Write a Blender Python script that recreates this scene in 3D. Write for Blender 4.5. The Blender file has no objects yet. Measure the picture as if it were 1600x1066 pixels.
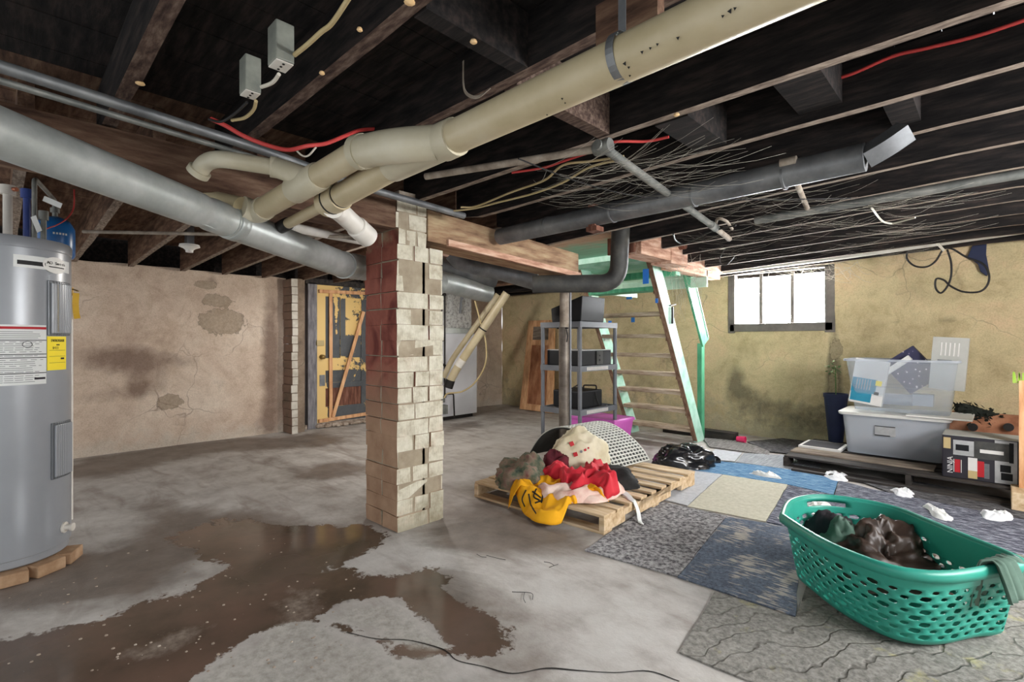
import bpy, math, random
from mathutils import Vector, noise as mnoise
R = math.radians; PI = math.pi
scn = bpy.context.scene
COL = scn.collection
# ------------------------------------------------------------------ camera, sky, windows' light, exposure, added fill lights
CAMH = 1.25; FPX = 780.0; YAW = math.atan2(.698, .716)
cd = bpy.data.cameras.new('camera'); cam = bpy.data.objects.new('camera', cd); COL.objects.link(cam)
cam.location = (0, 0, CAMH); cam.rotation_euler = (R(90), 0, YAW)
cd.sensor_width = 36; cd.lens = FPX/1600*36; cd.clip_start = .05
scn.camera = cam
W = bpy.data.worlds.new('sky'); scn.world = W; W.use_nodes = True
wb = W.node_tree.nodes['Background']; wb.inputs[0].default_value = (.95, .98, 1, 1); wb.inputs[1].default_value = 1.08
scn.view_settings.view_transform = 'Standard'; scn.view_settings.look = 'None'
scn.view_settings.exposure = 0.38; scn.view_settings.gamma = 1
WINDOW_GLOW = 62.0; SIDE_GLOW = 26.0
def bulb(name, loc, watts, rad=.09):  # point light added as fill, no real lamp of the cellar
    l = bpy.data.lights.new(name, 'POINT'); l.energy = watts; l.shadow_soft_size = rad; l.color = (1, .95, .88)
    o = bpy.data.objects.new(name, l); COL.objects.link(o); o.location = loc
bulb('fill_light', (-4.75, 3.25, 1.95), 60); bulb('fill_light', (1.0, 4.3, 2.0), 52)  # unseen fill lights added: one behind the pillar, one off frame
# ------------------------------------------------------------------ places: a pixel of the 1600x1066 frame to a point of the cellar
CY, SY = math.cos(YAW), math.sin(YAW)
def ray(px, py):
    cx = (px-800)/FPX; cy = (533-py)/FPX
    return Vector((cx*CY - SY, cx*SY + CY, cy))
ORI = Vector((0, 0, CAMH))
def PD(px, py, d): return ORI + ray(px, py)*d
def F(px, py, z=0.0):
    r = ray(px, py); return ORI + r*((z-CAMH)/r.z)
def PX(px, py, X):
    r = ray(px, py); return ORI + r*(X/r.x)
def PY(px, py, Y):
    r = ray(px, py); return ORI + r*(Y/r.y)
def N(p, s=1.0, o=0.0): return mnoise.noise(Vector((p[0]*s+o, p[1]*s+o*.7, (p[2] if len(p) > 2 else 0)*s)))
# ------------------------------------------------------------------ materials
def S(r, g, b):
    f = lambda c: (c/255/12.92) if c/255 <= .04045 else ((c/255+.055)/1.055)**2.4
    return (f(r), f(g), f(b), 1)
class NT:
    def __init__(s, name):
        s.m = bpy.data.materials.new(name); s.m.use_nodes = True
        s.t = s.m.node_tree; s.b = s.t.nodes['Principled BSDF']; s.out = s.t.nodes['Material Output']
        s.tc = s.t.nodes.new('ShaderNodeTexCoord')
    def n(s, kind, **kw):
        x = s.t.nodes.new('ShaderNode'+kind)
        for k, v in kw.items(): setattr(x, k, v)
        return x
    def l(s, a, b): s.t.links.new(a, b)
    def map(s, scale=(1, 1, 1), src='Object', rot=(0, 0, 0)):
        m = s.n('Mapping'); m.inputs['Scale'].default_value = scale; m.inputs['Rotation'].default_value = rot
        s.l(s.tc.outputs[src], m.inputs[0]); return m.outputs[0]
    def noise(s, scale, detail=6, rough=.6, vec=None, dist=0):
        x = s.n('TexNoise'); x.inputs['Scale'].default_value = scale; x.inputs['Detail'].default_value = detail
        x.inputs['Roughness'].default_value = rough; x.inputs['Distortion'].default_value = dist
        s.l(vec if vec is not None else s.tc.outputs['Object'], x.inputs['Vector']); return x.outputs[0]
    def ramp(s, fac, stops, interp='LINEAR'):
        x = s.n('ValToRGB'); r = x.color_ramp; r.interpolation = interp
        while len(r.elements) < len(stops): r.elements.new(.5)
        for e, (p, c) in zip(r.elements, stops):
            e.position = p; e.color = c if not isinstance(c, (int, float)) else (c, c, c, 1)
        s.l(fac, x.inputs[0]); return x.outputs[0]
    def mix(s, fac, a, b, mode='MIX'):
        x = s.n('MixRGB', blend_type=mode)
        for i, v in ((0, fac), (1, a), (2, b)):
            if isinstance(v, (int, float)): x.inputs[i].default_value = v if i == 0 else (v, v, v, 1)
            elif isinstance(v, tuple): x.inputs[i].default_value = v
            else: s.l(v, x.inputs[i])
        return x.outputs[0]
    def math(s, op, a, b=0.0, c=None, clamp=False):
        x = s.n('Math', operation=op, use_clamp=clamp)
        for i, v in enumerate((a, b) if c is None else (a, b, c)):
            if isinstance(v, (int, float)): x.inputs[i].default_value = v
            else: s.l(v, x.inputs[i])
        return x.outputs[0]
    def attr(s, name): return s.n('Attribute', attribute_name=name).outputs['Fac']
    def bump(s, h, strength=.3, dist=.01):
        x = s.n('Bump'); x.inputs['Strength'].default_value = strength; x.inputs['Distance'].default_value = dist
        s.l(h, x.inputs['Height']); s.l(x.outputs[0], s.b.inputs['Normal'])
    def set(s, **kw):
        al = dict(base='Base Color', rough='Roughness', metal='Metallic', spec='Specular IOR Level', trans='Transmission Weight',
                  alpha='Alpha', emit='Emission Color', es='Emission Strength', coat='Coat Weight', ior='IOR')
        for k, v in kw.items():
            i = s.b.inputs[al[k]]
            if isinstance(v, (int, float, tuple)): i.default_value = v
            else: s.l(v, i)
        return s
def mottled(name, cols, scale=8, rough=.8, metal=0, bump=.2, bscale=None, stretch=(1, 1, 1), detail=6, dist=0, spec=.3, bd=.005):
    t = NT(name); v = t.map(stretch)
    n = t.noise(scale, detail, .62, v, dist)
    k = len(cols)
    if k == 1: t.set(base=cols[0])
    else: t.set(base=t.ramp(n, [(.32+.36*i/(k-1), c) for i, c in enumerate(cols)]))
    t.set(rough=rough, metal=metal, spec=spec)
    if bump: t.bump(t.noise(bscale or scale*4, 5, .6, v), bump, bd)
    return t.m
MT = {}
def mk(key, *a, **k): MT[key] = mottled(key, *a, **k)
mk('soot_wood', [S(22, 21, 22), S(37, 34, 33), S(56, 48, 45)], 5, .95, bump=.4, stretch=(1, 6, 6), spec=.15)
mk('dusty_edge', [S(96, 84, 76), S(134, 120, 108), S(166, 152, 138)], 10, .95, bump=.4, stretch=(1.5, 6, 6), spec=.1)
mk('dark_edge', [S(58, 46, 42), S(88, 72, 64), S(120, 104, 92)], 9, .95, bump=.4, stretch=(1.5, 6, 6), spec=.1)
mk('brown_wood', [S(62, 46, 38), S(98, 74, 60), S(128, 104, 84)], 4, .9, bump=.4, stretch=(1, 6, 6), spec=.15)
mk('brown_beam', [S(66, 48, 40), S(100, 76, 62), S(126, 104, 86)], 4, .9, bump=.5, stretch=(6, 1, 6), spec=.15)
mk('girder_wood', [S(112, 84, 66), S(160, 130, 102), S(186, 164, 130)], 3.2, .85, bump=.5, stretch=(5, 1, 6), spec=.2)
mk('pink_wood', [S(150, 104, 84), S(200, 158, 134), S(224, 194, 172)], 4, .85, bump=.3, stretch=(6, 1, 6), spec=.2)
mk('dark_red_wood', [S(74, 46, 38), S(112, 74, 60), S(140, 100, 84)], 4, .85, bump=.3, stretch=(6, 6, 1), spec=.2)
mk('pale_wood', [S(178, 146, 108), S(206, 180, 144), S(224, 204, 174)], 3, .8, bump=.25, stretch=(8, 1.2, 8), spec=.2)
mk('pale_wood_x', [S(168, 136, 100), S(202, 176, 140), S(220, 198, 168)], 3, .8, bump=.25, stretch=(1.2, 8, 8), spec=.2)
mk('orange_wood', [S(178, 124, 84), S(212, 162, 118), S(232, 186, 142)], 3, .75, bump=.2, stretch=(6, 6, 1), spec=.25)
mk('orange_panel', [S(132, 84, 58), S(166, 112, 80), S(190, 140, 104)], 3, .8, bump=.2, stretch=(3, 3, 1), spec=.25)
mk('grey_wood', [S(96, 94, 98), S(126, 124, 128), S(150, 148, 148)], 5, .85, bump=.3, stretch=(6, 6, 1), spec=.2)
mk('old_plank', [S(88, 78, 70), S(124, 112, 100), S(150, 138, 124)], 4, .9, bump=.3, stretch=(1, 6, 6), spec=.15)
mk('black_board', [S(34, 32, 32), S(52, 48, 46), S(74, 68, 62)], 4, .85, bump=.2, stretch=(1, 5, 5))
mk('tread_wood', [S(130, 112, 94), S(172, 154, 132), S(208, 194, 174)], 4, .85, bump=.3, stretch=(1, 6, 6), spec=.2)
mk('stringer_edge', [S(98, 74, 58), S(134, 106, 86), S(158, 130, 108)], 5, .85, bump=.3, stretch=(6, 2, 2))
mk('pvc', [S(172, 158, 124), S(188, 174, 142), S(198, 186, 158)], 3, .38, bump=.03, spec=.45)
mk('pvc_fitting', [S(182, 174, 148), S(196, 188, 164), S(206, 200, 180)], 3, .38, bump=.03, spec=.45)
mk('pvc_white', [S(200, 194, 184), S(224, 220, 212)], 5, .45, bump=.03)
mk('galvanised', [S(140, 144, 140), S(162, 166, 162), S(184, 187, 184)], 4, .38, .35, .04, spec=.5)
mk('dull_duct', [S(92, 94, 96), S(120, 122, 124), S(144, 146, 146)], 4, .5, .55, .05)
mk('dark_duct', [S(58, 58, 58), S(74, 74, 72), S(96, 94, 88)], 6, .6, .3, .05)
mk('grey_pipe', [S(92, 94, 92), S(124, 126, 122), S(150, 150, 144)], 7, .55, .5, .08)
mk('old_conduit', [S(120, 108, 96), S(156, 144, 130), S(184, 174, 160)], 9, .75, .15, .1)
mk('jbox', [S(120, 124, 118), S(160, 162, 150)], 8, .6, .4, .05)
mk('brass', [S(150, 120, 70), S(176, 150, 96)], 9, .45, .7, .05)
mk('tan_cable', [S(176, 156, 112), S(196, 178, 136)], 6, .6, bump=0)
mk('red_cable', [S(178, 58, 56), S(200, 74, 70)], 6, .5, bump=0)
mk('black_cable', [S(28, 27, 27), S(42, 40, 40)], 6, .5, bump=0)
mk('white_cable', [S(206, 200, 186)], 6, .5, bump=0)
mk('copper', [S(160, 96, 72), S(186, 124, 98)], 8, .4, .6, bump=0)
mk('web', [S(196, 190, 176)], 6, .9, bump=0)
mk('chip_wood', [S(226, 184, 128), S(240, 208, 160)], 30, .8, bump=.1)
mk('heater_grey', [S(142, 145, 149), S(150, 153, 157)], 3, .3, .1, bump=0, spec=.55)
mk('heater_trim', [S(104, 107, 110)], 3, .35, .3, bump=0)
mk('chrome', [S(206, 208, 210)], 3, .15, .9, bump=0)
mk('white_paper', [S(214, 215, 212), S(224, 225, 222)], 3, .6, bump=0)
mk('tissue', [S(226, 228, 232), S(240, 241, 244)], 10, .85, bump=.2)
mk('black_print', [S(30, 30, 30)], 3, .6, bump=0)
mk('grey_print', [S(120, 122, 122)], 3, .6, bump=0)
mk('red_print', [S(176, 36, 44)], 3, .6, bump=0)
mk('yellow_label', [S(244, 218, 40), S(248, 226, 60)], 3, .5, bump=0)
mk('amber_tag', [S(206, 160, 40), S(222, 180, 60)], 8, .5, bump=0)
mk('blue_tank', [S(24, 92, 158), S(30, 104, 170)], 3, .3, bump=0, spec=.5)
mk('blue_tape', [S(44, 118, 214), S(60, 132, 224)], 8, .7, bump=.1)
mk('blue_valve', [S(44, 60, 120), S(58, 76, 140)], 8, .5, bump=0)
mk('clay_brick', [S(140, 108, 82), S(164, 132, 102), S(182, 152, 122)], 10, .9, bump=.4)
mk('furnace_white', [S(196, 196, 200), S(206, 206, 210)], 3, .45, bump=.02)
mk('plenum', [S(120, 118, 116), S(176, 174, 170), S(196, 196, 192)], 22, .55, .3, .05)
mk('black_iron', [S(34, 32, 31), S(52, 48, 46)], 8, .6, .4, .08)
mk('black_plastic', [S(18, 19, 21), S(27, 28, 31)], 5, .55, bump=.03, spec=.25)
mk('black_cloth', [S(28, 28, 28), S(46, 45, 44)], 9, .9, bump=.3)
mk('shelf_grey', [S(98, 101, 106), S(114, 117, 122)], 5, .5, bump=.03)
mk('post_steel', [S(84, 76, 68), S(112, 104, 96), S(138, 130, 120)], 8, .5, .5, .1)
mk('pink_plastic', [S(200, 92, 184), S(214, 112, 198)], 3, .4, bump=0)
mk('pink_cup', [S(226, 52, 104), S(236, 70, 120)], 3, .4, bump=0)
mk('mint', [S(140, 196, 170), S(176, 220, 200), S(206, 234, 222)], 5, .6, bump=.15, spec=.35)
mk('mint_pale', [S(176, 208, 182), S(204, 224, 206), S(222, 234, 222)], 5, .6, bump=.15, spec=.35)
mk('green_deep', [S(62, 140, 104), S(84, 164, 126), S(106, 184, 144)], 4, .6, bump=.15, stretch=(4, 4, 1), spec=.35)
mk('basket_green', [S(42, 140, 122), S(50, 150, 131)], 2, .38, bump=0, spec=.45)
mk('yellow_cloth', [S(228, 158, 16), S(240, 176, 30)], 5, .8, bump=.15)
mk('red_cloth', [S(184, 32, 48), S(206, 48, 60)], 5, .75, bump=.15)
mk('rose_cloth', [S(206, 150, 140), S(226, 190, 176), S(236, 214, 200)], 9, .85, bump=.2)
mk('maroon_cloth', [S(76, 26, 34), S(110, 36, 48)], 7, .8, bump=.2)
mk('green_cloth', [S(52, 62, 54), S(86, 92, 74), S(126, 108, 92), S(112, 74, 72)], 11, .9, bump=.4)
mk('sage_cloth', [S(74, 96, 84), S(96, 118, 106)], 6, .9, bump=.3)
mk('dark_cloth', [S(38, 36, 42), S(58, 52, 54)], 6, .9, bump=.3)
mk('brown_cloth', [S(44, 34, 29), S(60, 47, 40), S(78, 62, 52)], 4, .42, bump=.2, spec=.35)
mk('cream_bag', [S(196, 184, 150), S(216, 206, 178), S(226, 218, 194)], 4, .5, bump=.15)
mk('trash_bag', [S(22, 23, 26), S(34, 35, 38)], 4, .2, bump=.15, spec=.6)
mk('mat_white', [S(190, 190, 182), S(206, 206, 198)], 8, .7, bump=.1)
mk('mat_dark', [S(40, 42, 42), S(58, 60, 60)], 8, .8, bump=.1)
mk('navy', [S(30, 38, 66), S(42, 50, 82)], 4, .5, bump=0)
mk('leaf', [S(66, 96, 52), S(104, 132, 78)], 20, .7, bump=0)
mk('dark_leaf', [S(22, 26, 22), S(44, 48, 40)], 20, .9, bump=0)
mk('terracotta', [S(130, 84, 60), S(164, 112, 84), S(184, 134, 104)], 5, .85, bump=.3)
mk('teal_print', [S(30, 120, 150), S(60, 156, 184)], 4, .5, bump=0)
mk('carton_white', [S(206, 204, 200), S(222, 220, 216)], 5, .7, bump=.05)
mk('carton_grey', [S(168, 168, 162), S(182, 182, 176)], 5, .7, bump=.05)
mk('carton_dark', [S(40, 38, 44), S(50, 48, 54)], 5, .5, bump=0)
mk('carton_purple', [S(52, 48, 72), S(62, 58, 84)], 5, .5, bump=0)
mk('silver_print', [S(150, 150, 150), S(200, 200, 200)], 5, .4, .3, bump=0)
mk('tan_print', [S(186, 166, 120)], 5, .6, bump=0)
mk('silver_tin', [S(160, 164, 170), S(186, 190, 196)], 5, .35, .4, bump=0)
mk('white_plastic', [S(216, 214, 208), S(228, 226, 220)], 5, .4, bump=0)
mk('window_frame', [S(98, 94, 90), S(126, 120, 114)], 6, .8, bump=.2)
mk('rubble', [S(120, 104, 92), S(160, 144, 128), S(190, 178, 164)], 14, .95, bump=.5)
mk('green_bristle', [S(150, 196, 60), S(176, 214, 90)], 5, .6, bump=0)
def plain(key, fn):
    t = NT(key); fn(t); MT[key] = t.m
def _tub(t):
    t.set(base=S(232, 236, 242), rough=.32, spec=.4)
    tr = t.n('BsdfTransparent'); tr.inputs[0].default_value = (.93, .95, .97, 1)
    ms = t.n('MixShader'); ms.inputs[0].default_value = .15
    t.l(tr.outputs[0], ms.inputs[1]); t.l(t.b.outputs[0], ms.inputs[2]); t.l(ms.outputs[0], t.out.inputs[0])
plain('clear_tub', _tub)
def _tub2(t):
    t.set(base=S(222, 226, 234), rough=.4, spec=.4)
    tr = t.n('BsdfTransparent'); tr.inputs[0].default_value = (.93, .95, .97, 1)
    ms = t.n('MixShader'); ms.inputs[0].default_value = .33
    t.l(tr.outputs[0], ms.inputs[1]); t.l(t.b.outputs[0], ms.inputs[2]); t.l(ms.outputs[0], t.out.inputs[0])
plain('milky_tub', _tub2)
plain('daylight_pane', lambda t: t.set(base=(.8, .8, .8, 1), rough=.3, emit=(.96, .98, 1, 1), es=WINDOW_GLOW))
plain('side_pane', lambda t: t.set(base=(.8, .8, .8, 1), rough=.3, emit=(.97, .98, 1, 1), es=SIDE_GLOW))
def _floral(t):
    v = t.n('TexVoronoi'); v.inputs['Scale'].default_value = 26; t.l(t.tc.outputs['Object'], v.inputs['Vector'])
    t.set(base=t.ramp(v.outputs['Distance'], [(.0, S(220, 214, 216)), (.16, S(196, 180, 190)), (.22, S(48, 46, 78)), (1, S(36, 36, 64))]), rough=.7)
plain('floral', _floral)
# ------------------------------------------------------------------ mesh helpers
ORG = {}
def addobj(o, parent=None, origin=Vector((0, 0, 0))):
    COL.objects.link(o)
    base = ORG[parent.name] if parent else Vector((0, 0, 0))
    o.parent = parent; o.location = origin-base; ORG[o.name] = origin.copy(); return o
def tag(o, label=None, cat=None, group=None, kind=None):
    for k, v in (('label', label), ('category', cat), ('group', group), ('kind', kind)):
        if v: o[k] = v
    return o
def thing(name, loc, label, cat, group=None):
    o = bpy.data.objects.new(name, None); o.empty_display_size = .1
    addobj(o, None, Vector(loc)); return tag(o, label, cat, group)
class MB:
    def __init__(s): s.v = []; s.f = []; s.mi = []
    def q(s, *pts, mi=0):
        i = len(s.v); s.v += [Vector(p) for p in pts]; s.f.append(tuple(range(i, i+len(pts)))); s.mi.append(mi); return s
    def hexa(s, b, t, mi=0, mbot=None):
        i = len(s.v); n = len(b); s.v += [Vector(p) for p in b]+[Vector(p) for p in t]
        s.f.append(tuple(i+k for k in reversed(range(n)))); s.mi.append(mi if mbot is None else mbot)
        s.f.append(tuple(i+n+k for k in range(n))); s.mi.append(mi)
        for k in range(n):
            s.f.append((i+k, i+(k+1) % n, i+n+(k+1) % n, i+n+k)); s.mi.append(mi)
        return s
    def box(s, a, b, mi=0, mbot=None):
        x0, y0, z0 = [min(a[k], b[k]) for k in range(3)]; x1, y1, z1 = [max(a[k], b[k]) for k in range(3)]
        return s.hexa([(x0, y0, z0), (x1, y0, z0), (x1, y1, z0), (x0, y1, z0)], [(x0, y0, z1), (x1, y0, z1), (x1, y1, z1), (x0, y1, z1)], mi, mbot)
    def beam(s, p, q, w, h, up=(0, 0, 1), mi=0, mbot=None):
        p = Vector(p); q = Vector(q); d = (q-p).normalized(); u = Vector(up); r = d.cross(u).normalized(); u = r.cross(d).normalized()
        r *= w/2; u *= h/2
        c = lambda o: [o-r-u, o+r-u, o+r+u, o-r+u]
        i = len(s.v); s.v += c(p)+c(q)
        fs = [(3, 2, 1, 0), (4, 5, 6, 7), (0, 1, 5, 4), (1, 2, 6, 5), (2, 3, 7, 6), (3, 0, 4, 7)]
        for k, f in enumerate(fs):
            s.f.append(tuple(i+j for j in f)); s.mi.append(mbot if (k == 2 and mbot is not None) else mi)
        return s
    def tube(s, pts, r, n=14, cap=True, mi=0, closed=False):
        pts = [Vector(p) for p in pts]; m = len(pts)
        rr = r if isinstance(r, (list, tuple)) else [r]*m
        t0 = (pts[1]-pts[0]).normalized(); a = Vector((0, 0, 1)) if abs(t0.z) < .9 else Vector((1, 0, 0))
        u = t0.cross(a).normalized(); i0 = len(s.v); prev = t0
        for k in range(m):
            if closed: t = (pts[(k+1) % m]-pts[k-1]).normalized()
            elif k == 0: t = t0
            elif k == m-1: t = (pts[k]-pts[k-1]).normalized()
            else:
                t = ((pts[k+1]-pts[k]).normalized()+(pts[k]-pts[k-1]).normalized())
                t = t.normalized() if t.length > 1e-6 else prev
            q = prev.rotation_difference(t); u = (q @ u); u = (u-t*u.dot(t)).normalized(); w = t.cross(u); prev = t
            for j in range(n):
                an = 2*PI*j/n; s.v.append(pts[k]+(u*math.cos(an)+w*math.sin(an))*rr[k])
        for k in range(m if closed else m-1):
            for j in range(n):
                a0 = i0+k*n+j; a1 = i0+k*n+(j+1) % n; k2 = (k+1) % m
                s.f.append((a0, a1, i0+k2*n+(j+1) % n, i0+k2*n+j)); s.mi.append(mi)
        if cap and not closed:
            s.f.append(tuple(i0+j for j in reversed(range(n)))); s.mi.append(mi)
            s.f.append(tuple(i0+(m-1)*n+j for j in range(n))); s.mi.append(mi)
        return s
    def lathe(s, prof, c, n=32, mi=0, axis='z'):
        i0 = len(s.v); c = Vector(c)
        for (r, h) in prof:
            for j in range(n):
                a = 2*PI*j/n
                if axis == 'z': s.v.append(c+Vector((r*math.cos(a), r*math.sin(a), h)))
                elif axis == 'x': s.v.append(c+Vector((h, r*math.cos(a), r*math.sin(a))))
                else: s.v.append(c+Vector((r*math.sin(a), h, r*math.cos(a))))
        for k in range(len(prof)-1):
            for j in range(n):
                s.f.append((i0+k*n+j, i0+k*n+(j+1) % n, i0+(k+1)*n+(j+1) % n, i0+(k+1)*n+j)); s.mi.append(mi)
        return s
    def loft(s, rings, mi=0, closed=True, cap=False):
        i0 = len(s.v); n = len(rings[0])
        for r in rings: s.v += [Vector(p) for p in r]
        for k in range(len(rings)-1):
            for j in range(n if closed else n-1):
                s.f.append((i0+k*n+j, i0+k*n+(j+1) % n, i0+(k+1)*n+(j+1) % n, i0+(k+1)*n+j)); s.mi.append(mi)
        if cap:
            s.f.append(tuple(i0+j for j in reversed(range(n)))); s.mi.append(mi)
            s.f.append(tuple(i0+(len(rings)-1)*n+j for j in range(n))); s.mi.append(mi)
        return s
    def done(s, name, mats, parent=None, smooth=False, bevel=0, sub=0, solid=0, weld=False, label=None, cat=None, group=None, kind=None, auto=None, attrs=None):
        mn = Vector((min(v.x for v in s.v), min(v.y for v in s.v), min(v.z for v in s.v)))
        mx = Vector((max(v.x for v in s.v), max(v.y for v in s.v), max(v.z for v in s.v)))
        org = Vector(((mn.x+mx.x)/2, (mn.y+mx.y)/2, mn.z))
        me = bpy.data.meshes.new(name); me.from_pydata([v-org for v in s.v], [], s.f)
        if isinstance(mats, (str,)): mats = [mats]
        for m in mats: me.materials.append(MT[m])
        if len(mats) > 1: me.polygons.foreach_set('material_index', s.mi)
        if attrs:
            for k, vals in attrs.items():
                a = me.attributes.new(k, 'FLOAT', 'POINT'); a.data.foreach_set('value', vals)
        if smooth or auto: me.polygons.foreach_set('use_smooth', [True]*len(me.polygons))
        me.update()
        o = bpy.data.objects.new(name, me); addobj(o, parent, org)
        if weld: w = o.modifiers.new('weld', 'WELD'); w.merge_threshold = .0008
        if solid: m = o.modifiers.new('solid', 'SOLIDIFY'); m.thickness = solid; m.offset = 0
        if bevel: m = o.modifiers.new('bevel', 'BEVEL'); m.width = bevel; m.segments = 2; m.limit_method = 'ANGLE'
        if sub: m = o.modifiers.new('sub', 'SUBSURF'); m.levels = m.render_levels = sub
        if auto:
            import bmesh
            b = bmesh.new(); b.from_mesh(me)
            for e in b.edges:
                if len(e.link_faces) == 2 and e.calc_face_angle() > R(auto): e.smooth = False
            b.to_mesh(me); b.free()
        return tag(o, label, cat, group, kind)
def fillet(pts, r, n=6):
    pts = [Vector(p) for p in pts]; out = [pts[0]]
    for i in range(1, len(pts)-1):
        a, b, c = pts[i-1], pts[i], pts[i+1]
        d1 = min(r, (a-b).length*.48); d2 = min(r, (c-b).length*.48)
        p = b+(a-b).normalized()*d1; q = b+(c-b).normalized()*d2
        for k in range(n+1):
            t = k/n; out.append(p*(1-t)**2+b*2*t*(1-t)+q*t*t)
    out.append(pts[-1]); return out
def spline(pts, n=8):
    P = [Vector(p) for p in pts]; P = [P[0]*2-P[1]]+P+[P[-1]*2-P[-2]]; out = []
    for i in range(1, len(P)-2):
        for k in range(n):
            t = k/n; a, b, c, d = P[i-1], P[i], P[i+1], P[i+2]
            out.append(.5*((2*b)+(c-a)*t+(2*a-5*b+4*c-d)*t*t+(3*b-a-3*c+d)*t**3))
    out.append(P[-2]); return out
def inpoly(x, y, poly):
    c = False; n = len(poly)
    for i in range(n):
        x1, y1 = poly[i][:2]; x2, y2 = poly[(i+1) % n][:2]
        if (y1 > y) != (y2 > y) and x < (x2-x1)*(y-y1)/(y2-y1)+x1: c = not c
    return c
def sdist(x, y, poly):
    d = 1e9; n = len(poly)
    for i in range(n):
        x1, y1 = poly[i][:2]; x2, y2 = poly[(i+1) % n][:2]; dx, dy = x2-x1, y2-y1
        t = max(0, min(1, ((x-x1)*dx+(y-y1)*dy)/(dx*dx+dy*dy+1e-12)))
        d = min(d, math.hypot(x-x1-t*dx, y-y1-t*dy))
    return d if inpoly(x, y, poly) else -d
def text(s, size, mat, loc, rot, parent, name='lettering', align='CENTER', ext=.0005, squash=1):
    c = bpy.data.curves.new(name, 'FONT'); c.body = s; c.size = size; c.extrude = ext; c.align_x = align; c.align_y = 'CENTER'
    c.materials.append(MT[mat]); tmp = bpy.data.objects.new('tmp', c); COL.objects.link(tmp)
    dg = bpy.context.evaluated_depsgraph_get(); me = bpy.data.meshes.new_from_object(tmp.evaluated_get(dg))
    COL.objects.unlink(tmp); bpy.data.objects.remove(tmp)
    o = bpy.data.objects.new(name, me); addobj(o, parent, Vector(loc)); o.rotation_euler = rot; o.scale = (squash, 1, 1)
    return o
# ------------------------------------------------------------------ floor
def FP(*pp): return [tuple(F(a, b))[:2] for a, b in pp]
WET = [FP((-60, 1080), (-60, 1008), (60, 990), (130, 984), (180, 965), (215, 940), (290, 925), (345, 885), (300, 860), (260, 842), (330, 812), (420, 818), (500, 822), (560, 818), (600, 834), (622, 838), (590, 856), (555, 868), (505, 890), (575, 898), (640, 893), (695, 892), (706, 905), (705, 925), (735, 945), (775, 960), (797, 978), (797, 1000), (783, 1020), (786, 1042), (740, 1066), (700, 1110), (-60, 1180))]
DRY = [FP((300, 1075), (340, 1040), (400, 1000), (436, 980), (478, 972), (520, 992), (560, 1004), (592, 1012), (600, 1030), (640, 1038), (688, 1030), (706, 1045), (660, 1080)),
       FP((508, 965), (545, 948), (610, 940), (640, 965), (660, 985), (690, 1010), (645, 1006), (600, 992), (560, 975)),
       ]
CRUST = [FP((424, 940), (455, 925), (492, 930), (498, 950), (470, 964), (440, 958)),
       FP((180, 1025), (240, 1000), (290, 985), (330, 975), (300, 1000), (240, 1025))]
DAMP_SHADOW = [FP((100, 745), (100, 716), (250, 700), (400, 684), (500, 678), (560, 690), (470, 700), (300, 712), (180, 742)),
        FP((260, 790), (370, 800), (480, 820), (560, 818), (480, 880), (330, 870), (240, 940), (120, 960), (0, 960), (0, 890), (160, 860)),
        FP((640, 830), (740, 790), (760, 770), (800, 800), (940, 836), (915, 862), (830, 862), (740, 860)),  # damp floor with the pallet's cast shadow painted in
        FP((700, 1000), (640, 940), (700, 900), (800, 960), (830, 1000), (800, 1060)),
        FP((700, 665), (760, 655), (740, 668), (690, 676)), FP((420, 715), (480, 735), (520, 722), (600, 730), (560, 745), (460, 750))]
PALE = [FP((700, 690), (850, 660), (850, 730), (720, 760)), FP((560, 870), (700, 800), (760, 900), (900, 870), (1060, 910), (1180, 1060), (820, 1060), (800, 960), (700, 885)), FP((130, 830), (260, 810), (200, 860), (120, 870)), FP((640, 880), (760, 860), (760, 930))]
def field(polys, x, y, soft):
    v = max(sdist(x, y, p) for p in polys)
    return max(0, min(1, .5+v/(2*soft)))
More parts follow.
